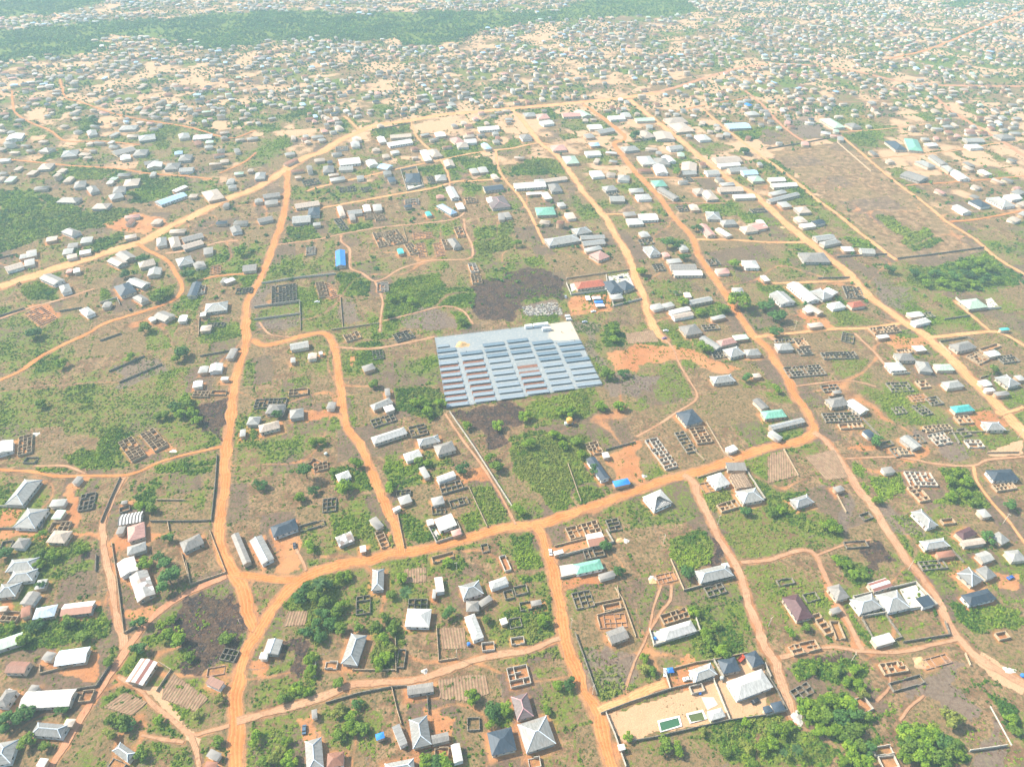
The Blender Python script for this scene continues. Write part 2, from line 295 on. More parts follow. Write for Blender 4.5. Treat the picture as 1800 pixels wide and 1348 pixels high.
# ------------------------------------------------------------------ survey of the photograph
# buildings: roof form, colour, three eaves corners (near-edge start, near-edge end, corner beyond the end)
HOUSES = '''
@C0
hip l 48 97 222 78 225 0
hip G -40 200 105 185 118 92
hip l 230 140 300 130 300 68
gable e 130 238 218 245 222 155
gable r 140 335 205 312 215 242
hip W 218 345 370 318 388 240
gable y 405 322 620 297 618 217
gable n -60 570 148 500 138 432
gable e 278 615 345 627 350 562
gable W 365 662 580 632 605 527
gable r 26 705 165 708 182 628
shed e 185 830 240 837 244 787
gable w 122 952 470 932 488 815
hip e -40 930 40 940 45 815
hip G 205 1130 415 1147 428 1055
shed c 425 1070 490 1073 500 1018
hip G -70 1345 70 1320 115 1160
shed w 243 1340 300 1346 310 1287
hip G 763 1237 868 1312 930 1254
gable x 852 765 972 792 1082 635
gable k 935 228 1060 168 980 6
shed r 1395 775 1490 820 1530 770
hip e 1400 1272 1475 1307 1507 1252
shed r 1390 1345 1470 1352 1482 1312
shed c -30 290 40 285 42 250
@C1
shed w 1228 160 1283 150 1268 50
shed l 1197 198 1222 198 1222 136
hip G 1410 208 1550 166 1535 70
hip w 1605 136 1722 96 1700 48
gable e 1535 258 1615 206 1590 172
hip e 1430 290 1520 286 1500 215
hip w 1480 488 1552 462 1520 290
hip w 1012 392 1180 396 1170 270
hip G 578 643 690 657 722 447
gable l 45 577 150 583 172 480
shed w 18 610 72 613 88 568
gable e 1030 858 1210 832 1205 768
gable e 380 1020 418 1010 402 952
hip G 1068 1224 1195 1191 1160 995
shed l 980 1210 1032 1182 985 1045
gable b 820 1166 877 1146 866 1105
gable e 1200 1192 1317 1165 1302 1106
gable w 1348 1320 1410 1303 1393 1180
hip d 1605 1272 1775 1230 1728 1075
hip l 345 1382 462 1347 415 1150
hip r 480 1352 597 1336 580 1240
hip l 880 1412 1080 1372 1065 1287
shed w 1672 381 1718 365 1705 325
@C2
hip l 1248 771 1398 716 1355 635
hip d 1440 714 1560 691 1535 592
hip d 1640 672 1720 640 1656 552
hip w 1535 895 1780 802 1670 688
shed d 1722 968 1768 955 1757 926
hip w 1358 1030 1456 1001 1425 940
hip q 35 1030 148 1000 105 840
hip G 98 1253 300 1186 250 990
gable e 680 510 800 466 768 380
hip w 1045 486 1260 421 1225 343
shed w 730 1236 776 1225 765 1185
shed e 135 252 205 240 195 205
@C3
hip m 200 356 310 326 207 165
hip e 470 217 558 191 497 95
shed e 440 306 505 286 500 246
hip l 630 306 782 262 715 162
hip l 820 299 972 263 890 138
shed d 1060 262 1140 236 1096 173
gable x 725 156 850 116 812 55
hip d 1375 250 1560 202 1507 127
shed w 745 526 868 491 836 430
shed d 45 975 122 956 96 892
shed d -20 982 35 967 28 930
@B0
gable w -50 396 88 356 82 282
hip l 30 723 155 727 220 553
hip l 330 737 432 731 430 684
hip l 85 880 238 886 305 752
gable n 345 821 410 822 425 760
hip c 310 981 440 986 450 900
hip e 75 1016 160 1021 182 950
gable s 800 866 957 840 941 772
hip e 785 925 836 920 836 870
hip p 870 979 990 941 970 843
hip l 865 1071 995 1031 966 980
gable w 822 1220 942 1166 918 1070
hip e 1250 1051 1390 986 1360 918
gable e 1655 1136 1710 1111 1632 908
gable e 485 576 525 581 541 530
shed e 820 721 862 716 856 694
shed l 1630 262 1670 256 1670 210
hip l 1675 181 1760 179 1764 123
hip l 35 1183 228 1165 230 1084
@B1
hip e 60 105 180 106 175 40
hip l 230 142 326 126 310 67
gable e 475 71 530 73 528 27
hip c 25 236 165 201 150 150
hip l 802 83 935 29 925 -13
shed w 885 96 948 76 936 37
hip w 803 313 1032 239 1020 190
hip l 1110 328 1256 296 1226 250
hip e 1238 389 1366 351 1350 283
hip w 1025 431 1135 396 1110 345
hip l 1148 546 1188 531 1166 453
gable w 1245 569 1363 526 1350 490
hip w 562 568 652 534 632 486
hip d 118 949 290 887 265 815
gable l 38 1134 125 1091 42 928
gable k 565 1009 673 966 656 899
shed w 710 1049 751 1041 743 998
gable e 822 896 873 866 829 795
hip l 985 728 1066 701 1056 645
shed w 940 771 990 746 980 725
gable k 1205 731 1286 711 1271 660
shed w 1250 906 1370 861 1331 785
shed w 1170 866 1215 856 1206 818
shed p 1340 941 1402 921 1391 882
hip G 785 1310 868 1302 860 1160
@B2
hip d 1187 188 1303 157 1221 72
gable d 605 561 667 541 600 384
shed w 625 406 668 400 656 365
gable b 703 604 808 581 796 540
hipo w 970 766 1096 711 1040 606
shed w 1485 371 1542 346 1515 310
hip w 1390 614 1490 581 1436 498
shed e 1470 491 1602 491 1566 440
rafter o 1530 616 1646 601 1591 500
hip l 1575 719 1716 691 1641 610
gable y 528 1011 640 991 604 909
shed w 290 1069 355 1051 345 1025
gable e 1700 76 1752 61 1714 -10
hip t 440 1198 626 1158 608 1089
shed e 602 1236 709 1206 705 1165
hip l 1285 1259 1511 1206 1442 1129
shed w 1440 1156 1486 1146 1476 1114
@B3
hip t -20 141 131 125 82 75
gable l 30 216 256 161 238 127
gable l 70 287 104 267 62 196
gable d 690 270 741 256 700 207
gable l 990 348 1052 326 966 246
hip T 1280 99 1412 83 1380 39
hip l 1495 217 1621 216 1600 158
hip e 800 512 872 501 870 457
hip d 1537 563 1716 554 1658 480
hip l 198 747 316 708 265 651
gable e 470 640 526 623 497 589
hip l 1088 887 1160 864 1066 745
hip m 1330 963 1429 921 1386 866
hip l 1465 812 1525 802 1492 748
gable c 1345 1007 1486 986 1466 944
hip l 1590 997 1650 967 1591 896
hip l 1075 1032 1241 1006 1201 946
gable r 1170 1087 1281 1071 1266 1029
gable l 1470 1120 1546 1096 1501 1029
hip l 1665 1112 1765 1101 1745 1024
hip G 1390 1281 1471 1236 1371 1144
hip G 1490 1236 1561 1206 1493 1131
@A0
hip e 490 59 556 31 521 -16
hip c 310 98 386 86 371 60
hip l 542 109 622 99 606 64
hip e 455 141 526 131 511 104
hip l 420 186 491 176 471 143
hip c 455 216 526 201 506 179
gable w 540 186 620 171 601 149
gable c 850 81 930 66 916 44
hip l 180 206 251 191 226 153
hip l 130 216 186 206 181 178
hip l 165 266 236 251 216 213
gable c 45 301 166 266 151 233
gable e 365 392 443 356 364 302
shed w 500 311 546 301 531 277
shed p 445 311 486 306 479 284
hip l 420 451 491 431 441 388
gable c 800 267 871 236 821 188
gable e 850 232 931 201 881 149
hip c 950 277 1061 251 1011 219
gable l 1000 332 1091 321 1051 279
gable l 965 413 1027 379 931 334
hip d 820 471 931 436 871 372
hip e 960 516 1016 491 966 447
hip l 1065 131 1136 119 1106 68
hip c 1165 141 1236 126 1216 58
gable e 1250 101 1391 66 1371 36
gable c 1255 151 1391 111 1381 80
hip e 1385 186 1451 176 1426 134
hip l 1215 267 1322 241 1292 193
gable e 1330 281 1406 261 1386 229
gable e 1580 41 1651 26 1636 -12
gable e 1650 301 1745 291 1736 249
gable w 1540 381 1606 356 1591 334
shed e 1495 376 1531 376 1526 344
gable d 1270 471 1336 466 1336 374
hip l 1390 581 1546 561 1531 503
shed w 1360 606 1401 601 1396 577
gable c 1360 706 1431 701 1431 664
shed e 1535 891 1586 891 1581 824
gable w 1420 986 1509 976 1506 924
gable l 1345 991 1411 986 1411 944
shed w 1500 1037 1551 1036 1551 1016
gable w 1310 1091 1376 1081 1376 1041
gable e 1120 642 1197 596 1141 551
shed w 1030 641 1066 626 1051 604
gable x 1210 641 1266 636 1246 599
hip w 590 606 652 580 607 534
shed e 690 546 746 541 721 509
@A1
gable b 543 266 611 259 598 154
shed T 970 182 1011 176 991 144
gable e 740 983 816 959 801 919
gable l 235 836 362 813 356 769
gable c 350 896 411 891 406 854
shed w 430 866 456 861 454 842
shed l 235 921 269 916 266 884
gable e 880 1146 916 1141 906 1094
hip e 1345 142 1401 131 1386 64
@A2
hip R 445 420 642 396 610 353
hip d 670 451 761 436 741 349
hip d 770 432 841 406 801 348
gable l 680 492 761 481 746 449
hip l 255 127 471 91 441 43
hip l 440 51 546 31 511 -7
gable l 470 82 636 76 621 49
gable l 490 127 641 111 626 79
gable l 510 167 616 146 611 119
hip p 590 227 669 197 624 148
shed l 880 67 946 61 931 29
hip l 940 192 1017 181 976 123
gable l 1150 156 1206 151 1201 117
shed p 1035 201 1081 196 1081 167
hip l 1070 246 1161 236 1141 208
gable e 1085 287 1261 286 1246 248
gable w 1105 327 1301 326 1281 289
gable p 1405 317 1486 311 1471 274
hip w 1590 277 1691 276 1666 223
gable w 1720 366 1761 361 1751 324
gable l 1510 442 1581 441 1561 409
gable w 1180 477 1226 476 1221 444
gable l 1215 527 1371 496 1356 464
hip l 970 562 1041 546 1021 510
hip l 1045 547 1111 531 1101 501
gable w 1090 592 1221 561 1196 535
gable c 1110 622 1241 596 1226 569
gable l 1370 632 1459 611 1441 589
hip e 1185 737 1301 716 1256 653
gable l 1390 832 1433 811 1346 721
hip p 1425 807 1536 781 1506 744
hip n 1520 767 1616 756 1601 724
hip l 1490 887 1591 861 1541 804
hip l 1600 872 1701 866 1681 824
hip l 1375 1063 1523 1046 1501 997
shed c 1650 1022 1701 1016 1691 989
@A3
gable l 340 92 466 76 446 41
hip l 385 127 501 101 471 74
gable w 520 162 591 161 571 129
gable l 640 177 736 181 721 144
hip e 245 236 428 236 391 171
gable l 88 526 190 508 110 434
gable w 270 509 356 493 206 374
hip l 375 493 448 469 381 404
gable w 440 462 481 441 431 399
hip w 445 557 536 541 506 499
hip R 575 547 671 531 651 494
gable w 270 582 316 571 291 539
gable c 340 592 381 576 321 509
gable c 290 682 381 671 351 644
gable w 975 612 1066 601 1041 569
hip w 1010 667 1116 641 1086 609
hip n 1370 557 1501 541 1441 479
hip l 70 837 181 831 166 784
gable w 755 757 831 746 816 724
hip w 1010 842 1086 836 1071 799
hip e 1295 846 1426 816 1381 764
gable w 1510 882 1589 866 1571 827
hip e 890 907 1011 906 991 854
hip w 840 977 946 971 911 914
hip l 1035 977 1126 986 1076 914
hip n 1155 972 1276 971 1251 929
hip l 1225 1097 1341 1081 1311 1034
gable w 1470 1082 1531 1071 1511 1029
hip l 1640 1089 1721 1066 1661 989
gable w 1490 1117 1551 1111 1531 1088
gable e 1560 1147 1651 1136 1631 1109
hip l 1710 1042 1761 1036 1751 999
gable e 450 1132 506 1126 496 1104
shed T 1590 702 1651 696 1641 679
hip e 435 1227 561 1206 511 1149
gable w 628 1272 692 1242 610 1153
@Z1
gable c 270 841 436 816 431 784
hip d 350 892 431 886 411 834
gable l 245 942 371 931 351 884
gable c 570 892 611 886 606 819
gable l 625 882 726 871 716 844
gable e 640 921 681 916 671 879
gable w 735 862 786 856 771 814
hip l 800 857 861 851 841 809
hip e 455 597 531 591 506 549
gable w 570 547 716 531 701 489
gable l 565 582 661 576 651 549
gable w 770 552 836 541 826 504
gable B 820 562 891 576 871 534
gable l 510 657 611 641 601 619
hip d 1020 667 1121 661 1076 599
hip d 905 662 956 656 946 624
hip l 1225 652 1301 646 1286 609
gable w 1330 773 1387 766 1361 689
hip B 1325 882 1373 866 1344 784
hip w 1375 847 1426 841 1406 799
shed T 1165 892 1201 886 1191 859
gable d 1560 722 1691 706 1681 674
hip q 1610 842 1736 826 1701 749
gable w 1580 802 1641 796 1626 764
hip e 1650 917 1696 916 1681 869
hip e 1700 902 1744 896 1736 859
hip l 1470 602 1521 596 1506 564
hip l 1525 597 1586 591 1571 554
gable c 1620 642 1661 636 1646 604
gable c 1290 557 1356 551 1336 509
gable w 1150 517 1201 511 1191 479
hip w 1135 482 1186 476 1171 439
hip c 1200 492 1271 481 1261 429
hip c 1375 427 1451 421 1421 389
hip p 1355 397 1421 386 1401 349
gable w 1425 397 1506 391 1491 364
gable B 1560 437 1606 431 1591 394
gable w 840 392 891 386 881 349
gable w 910 417 1071 391 1061 364
gable c 915 362 1061 351 1051 329
hip w 1225 352 1296 346 1286 319
gable w 1520 312 1661 301 1651 274
gable l 650 422 711 416 701 384
gable c 660 382 721 376 711 354
gable e 50 772 166 756 156 729
hip e 60 817 151 806 141 779
gable e -10 802 46 796 36 774
gable e 20 937 121 916 106 889
hip l -10 642 61 636 51 594
gable r 215 542 291 506 281 488
@Z2
gable w 25 707 236 691 216 653
hip l 160 667 231 661 216 639
gable c 230 662 381 641 371 619
hip e 270 727 346 721 316 669
hip w 225 777 276 771 261 724
gable w 100 747 211 741 206 724
hip t 170 887 301 881 286 828
hip l 325 827 371 821 356 794
hip c 380 912 441 906 416 864
hip n 370 537 461 531 436 479
gable w 510 482 611 476 596 444
gable B 540 417 601 411 586 389
hip w 550 627 636 621 606 579
hip l 720 647 801 651 781 614
gable l 670 792 771 791 756 754
hip w 860 782 956 776 941 739
hip l 640 722 721 711 701 679
gable l 810 732 901 726 881 699
hip w 795 952 901 946 881 904
gable w 880 922 1001 916 986 871
hip e 770 892 851 886 841 859
hip w 890 542 986 536 971 479
hip e 985 542 1081 541 1061 494
gable w 1060 527 1121 521 1091 479
gable w 985 602 1066 601 1041 544
hip t 975 692 1061 686 1041 644
gable e 1100 777 1146 766 1061 688
gable c 1150 582 1256 591 1221 529
gable l 1165 612 1261 606 1241 579
gable l 1335 612 1421 606 1406 574
gable c 1400 532 1571 521 1551 479
gable w 1420 557 1561 546 1541 524
gable l 1490 592 1611 581 1601 554
hip c 1260 742 1331 736 1311 699
hip c 1330 782 1411 776 1381 709
gable c 1420 727 1581 721 1561 689
gable w 1520 772 1661 766 1641 739
gable l 1430 687 1521 681 1511 659
hip n 1640 657 1721 651 1701 614
gable B 1580 612 1681 606 1661 574
hip l 1330 912 1426 916 1401 864
gable c 1220 852 1281 851 1261 814
hip l 1440 952 1536 946 1516 914
gable p 1330 1027 1391 1021 1341 944
gable w 1460 1032 1501 1021 1451 964
hip c 1590 1002 1681 991 1661 949
gable p 1660 987 1744 971 1691 929
gable w 1690 967 1744 966 1721 919
gable l 1080 442 1171 431 1161 404
hip l 770 452 871 441 856 409
hip c 900 362 981 351 961 299
gable c 985 372 1111 371 1096 319
hip c 1130 322 1246 311 1221 249
hip c 1070 262 1201 251 1191 214
gable w 670 237 776 231 756 204
gable n 850 247 976 241 961 219
hip l 750 217 816 216 801 189
gable w 530 302 621 296 611 264
gable l 600 332 706 311 696 284
hip e 510 362 571 356 561 329
gable p 350 217 471 211 461 184
gable n 480 217 546 206 521 164
hip l 90 217 171 211 161 184
hip p 180 232 261 226 231 194
gable w 215 272 291 261 271 234
hip p 280 447 376 441 361 404
hip e 70 372 141 366 121 334
gable b 1610 142 1641 136 1638 118
hip l 1610 207 1691 201 1676 179
gable B 1480 297 1631 291 1611 254
hip w 1280 377 1361 371 1331 334
@Z3
gable w 20 657 126 651 106 624
gable w 40 697 206 686 191 659
gable l 20 797 221 746 206 724
gable l 35 752 131 731 121 706
hip l 100 832 166 826 146 789
hip c 215 872 301 866 276 824
gable c 210 937 276 931 261 894
hip w 240 972 331 961 311 934
gable e 1030 657 1096 629 1001 569
hip n 450 292 531 286 511 219
hip e 575 292 641 286 616 254
hip d 870 442 951 441 916 379
hip t 960 442 1056 451 1001 369
gable w 1095 417 1161 411 1146 389
hip w 1380 432 1471 426 1451 399
gable l 1360 387 1481 386 1461 359
gable w 1330 872 1391 866 1351 814
hip d 1450 832 1521 821 1481 769
hip l 1600 832 1691 821 1651 749
gable w 1665 782 1736 771 1701 734
hip l 1090 562 1146 551 1086 504
gable e 1175 542 1231 541 1171 479
gable w 1310 642 1381 641 1331 584
hip l 1230 592 1291 591 1251 549
gable w 1480 612 1531 606 1501 574
hip e 1590 367 1691 361 1671 329
@Z0
gable B 1095 816 1277 751 1242 727
gable w 1200 727 1281 691 1271 672
hip c 1420 792 1531 766 1501 699
hip e 615 737 681 721 666 679
hip e 500 702 581 691 561 654
hip l 755 782 846 761 831 729
hip e 765 737 851 726 831 689
hip e 380 797 516 801 491 764
hip c 620 842 726 841 701 804
hip c 835 692 941 681 901 639
gable w 1000 567 1101 556 1081 524
gable e 985 547 1086 531 1061 509
hip e 1115 577 1211 571 1191 529
gable l 1215 592 1311 586 1291 559
hip e 1210 517 1296 511 1271 474
gable e 795 477 931 441 901 414
hip e 900 482 991 476 966 439
gable w 820 512 891 501 881 474
hip l 410 492 521 481 491 444
hip e 255 452 331 456 311 424
hip c 250 577 341 571 321 534
gable w -10 522 61 516 51 499
gable w 35 377 146 366 101 334
hip l 945 382 1061 366 1031 334
hip l 1220 367 1296 356 1281 324
hip w 1310 372 1441 361 1401 334
hip l 600 347 666 336 651 304
hip l 805 307 921 301 881 274
'''
# unfinished houses (walls without a roof): wall colour, three corners of the wall tops
RUINS = '''
@C0
v 725 1330 820 1372 862 1326
t 530 900 612 892 630 815
v 1490 605 1590 622 1612 545
t -10 345 100 352 120 285
p 1400 720 1520 700 1500 650
@C1
v 680 305 775 292 775 170
v 960 662 1000 662 1000 537
t 1215 1262 1310 1256 1310 1214
v 1440 1092 1522 1086 1512 1000
w 465 662 550 662 562 630
v 1030 268 1162 266 1162 196
w 1540 552 1626 542 1612 490
v 1700 200 1760 185 1740 130
@C2
v 440 264 566 238 545 132
t 630 276 746 251 735 221
p 600 392 790 382 752 290
t 1040 372 1216 316 1196 252
p 1005 90 1131 62 1111 4
v 1345 182 1466 146 1436 84
w 1225 837 1311 816 1300 780
w -5 802 130 771 105 640
v 25 170 112 152 86 100
v 60 275 138 262 128 210
v -10 398 70 382 52 320
w 120 1350 200 1336 176 1272
w -5 502 85 491 76 460
@C3
t 180 582 361 536 331 470
t 400 442 450 425 400 276
t 470 470 530 470 470 350
v 205 892 321 826 266 760
w 640 982 722 944 655 850
v 862 824 1079 762 1060 704
p 1085 672 1262 622 1226 561
t 800 712 961 686 926 616
w 790 1352 902 1340 862 1260
t 1580 472 1652 456 1626 420
v 270 217 356 196 311 150
w 735 1258 862 1238 845 1195
@B0
t 118 386 211 360 206 238
v 150 432 231 431 226 395
t 895 427 990 381 896 254
t 1050 357 1141 311 1046 194
t 320 902 451 896 461 835
v -10 1022 66 1011 76 960
v 525 762 625 742 641 632
v 810 772 881 751 881 720
@B1
v 800 190 956 141 941 94
v 1060 257 1171 231 1151 165
t 395 492 491 471 476 424
t 345 445 392 470 372 390
v 450 767 541 756 526 670
v 300 897 466 851 456 816
t 855 1012 906 992 872 882
v 1265 642 1411 606 1386 550
v 1200 782 1291 771 1281 720
v 1330 737 1451 701 1431 660
t 1205 1112 1351 1071 1336 1038
v 1545 1042 1591 1031 1591 975
w 1700 1172 1736 1161 1706 1058
v 955 660 1050 655 1048 615
@B2
w 1050 479 1133 456 1001 257
v 1195 364 1261 351 1196 211
t 1265 304 1366 291 1299 187
t 540 380 621 361 586 282
t 1430 767 1556 731 1536 680
p 1320 637 1391 621 1351 555
t 400 957 612 901 576 824
v 670 897 751 881 736 804
v 505 1087 636 1061 621 1004
@B3
v 400 154 641 146 611 89
t 500 202 656 192 651 160
v 775 327 861 306 851 275
v 1060 112 1126 96 1071 24
w 1160 312 1266 291 1201 224
t 1310 167 1406 161 1386 110
t 1085 222 1261 206 1251 170
v 1340 252 1391 241 1346 194
w 1375 327 1481 326 1431 279
t 1040 699 1111 686 1036 584
w 980 587 1161 591 1131 499
t 1565 627 1701 606 1681 564
v 1060 1162 1231 1146 1211 1090
v 660 822 721 801 701 760
t 910 380 1000 378 985 335
@A0
p 265 657 386 606 291 524
w 1345 447 1391 441 1391 389
v 1600 442 1711 436 1701 404
v 1400 672 1521 666 1516 640
t 1305 1147 1411 1146 1416 1110
t 1430 1132 1531 1131 1501 1104
p 1430 312 1501 301 1491 249
@A1
w 340 182 401 176 391 129
v 105 524 276 501 276 374
t 430 472 491 461 491 359
p 505 477 561 461 551 349
w 825 432 901 426 891 369
t 615 770 716 741 701 697
v 960 772 1081 736 1061 684
v 800 892 871 881 856 824
t 220 1142 351 1126 351 1084
v -20 1222 196 1211 191 1154
t 905 117 1026 91 1001 0
t 835 127 901 116 881 20
t 1050 177 1106 166 1086 94
p 1110 192 1166 186 1141 94
p 1075 72 1201 61 1191 19
t 1285 142 1336 136 1321 74
p 1230 187 1286 181 1261 94
t 1375 62 1426 56 1406 -12
w 1465 302 1516 296 1506 234
t 1475 377 1541 371 1541 309
@A2
v 880 110 970 102 955 70
v 980 290 1050 285 1030 240
@A3
t 900 852 1000 846 985 822
v 850 1110 1000 1104 960 1045
v 1120 1202 1202 1190 1162 1140
v 430 1165 520 1155 505 1135
@B3
v 880 100 955 92 930 48
v 1000 302 1082 290 1050 236
v 880 392 962 380 932 322
t 1200 852 1282 842 1260 810
v 540 1012 690 1000 662 960
@A2
v 1380 882 1472 870 1432 830
v 1350 252 1425 245 1405 205
v 1310 692 1420 682 1392 650
v 1120 452 1160 446 1150 420
@Z2
v 1140 852 1222 846 1196 814
v 1640 862 1742 852 1722 830
v 1190 652 1242 646 1226 618
v 660 750 730 742 715 715
@C3
v 80 105 185 85 165 50
@A3
t 215 807 286 801 261 744
v 60 782 181 771 161 749
v 225 862 311 856 296 814
v 385 887 621 881 591 839
v 150 1012 401 991 391 924
t 730 722 911 701 881 659
t 1465 842 1591 801 1571 779
t 1445 924 1511 891 1421 839
v 1610 917 1721 901 1701 854
p 1000 1182 1111 1166 1096 1114
v 390 1112 501 1101 481 1059
v 500 762 581 781 571 719
t 1045 1085 1112 1078 1070 1035
v 540 470 660 480 610 400
v 1070 607 1146 602 1126 570
@Z1
v 580 982 631 971 621 889
t 740 907 801 901 791 869
t 815 917 886 906 871 869
v 1185 667 1231 661 1216 614
w 1015 807 1111 801 1106 769
t 1430 797 1506 791 1496 759
w 540 442 626 436 616 414
v 570 722 681 711 671 682
v 725 722 796 711 791 682
v 330 680 440 660 430 625
'''
# boundary walls: colour and the points they run through
WALLS = '''
@C0
t 765 -170 800 60 848 440 930 390
t 1070 832 1168 690 1085 638
t 1300 105 1268 -50
t 280 660 275 715 580 640
v 480 830 660 800 760 650
@C1
v 480 915 700 850 925 806 1030 800
t 925 806 955 940 990 1060
v 1165 855 1175 990
t 1230 400 1245 630 1370 610
t 950 470 955 700
t 660 690 950 690
w 400 740 410 640
@C2
t 565 240 730 205 715 120
t 700 130 752 210 842 465
t 580 332 600 400
t 580 318 762 268
w 935 415 965 525 1280 425 1250 340
v 605 985 800 910 1070 820 1200 790 1370 757
w 1370 757 1480 1030
v 1480 1030 1240 1085 960 1150 790 1178
w 640 985 700 1130 775 1350
w 1040 700 1078 822
t 1060 692 1250 640 1370 622 1600 574
w 1370 622 1440 745
v 1480 1032 1745 995
w 1720 650 1760 740
v 430 440 580 860
v 1170 150 1520 60
@C3
w 575 195 640 328 1145 248 1000 95 575 195
v 640 345 740 525
v 790 300 905 468 865 482
t 640 330 780 300
w 1370 1240 1500 1222 1622 1204
v -20 700 60 830 125 960
w -10 1000 125 965
t 1340 580 1375 660
v 920 500 1235 450 1200 360
@B0
v 822 545 760 680 690 850
v 1480 390 1470 560 1440 840
v 1030 842 1300 842 1440 836
t 1070 697 1262 697
t 1145 850 1155 905
t 1240 1060 1300 1270 1540 1190 1430 905
v 290 890 332 742
w -10 742 170 746
v -10 892 300 892
v 660 1070 655 1180
@B1
w 1320 100 1480 330 1743 742
t 1450 612 1575 880
w 1160 850 1230 987 1405 930 1370 850
t 960 770 1010 1020
v 1270 660 1440 610
@B2
t 380 450 470 708
v 640 355 840 302
t 290 1010 510 955
w 320 1082 690 985 640 900
w 330 1228 630 1165
t 1320 165 1440 370 1500 420
t 1265 545 1440 490 1475 485
t 1480 480 1520 640
w 1590 490 1720 690 1560 725
t 1230 350 1310 425
t 1080 1100 1170 1310 1290 1275
@B3
t 105 350 205 530
t 440 610 530 780
v 640 140 760 270
v 1045 225 1240 215 1300 310
t 1230 240 1640 225
t 1490 375 1705 372
v 1250 1040 1330 1120
@A0
v 685 775 830 725
v 745 985 985 880
v 815 1060 1105 935
v -10 610 170 555
w 685 520 800 485 820 530
v 1365 880 1640 830
t 1360 580 1355 740
v -10 215 120 185
v 410 575 560 550
@A1
w -10 547 300 505 302 592 -10 632
t 302 592 304 700
w 40 385 300 345 545 320
t 575 475 592 690
t 515 700 840 655
t 875 30 905 118
t 1000 0 1028 92
@A2
w 370 385 402 462 648 432 640 330
t 372 352 510 330 640 308
w 640 330 690 540 885 490
w 650 440 690 510
t 380 350 800 292
v 1090 330 1310 325
@A3
v 470 205 700 188 810 186
v 880 215 1100 190 1470 140
w 1275 485 1370 565 1585 552
v 1170 780 1345 752
v 1350 752 1400 770
t 1165 785 1245 865
w 800 960 850 1005 965 995
t 1445 1025 1500 1010
t 240 240 430 240
v 340 350 555 345
v 1200 630 1375 605
@Z1
w 985 582 1092 560 1140 692
w 985 582 1030 722 1145 690
t 905 418 1085 388 1075 350
v 790 310 1055 262
@Z2
v 15 712 235 705
t 320 215 475 190
@Z3
v -10 438 250 395 470 352
t 470 390 700 590
'''
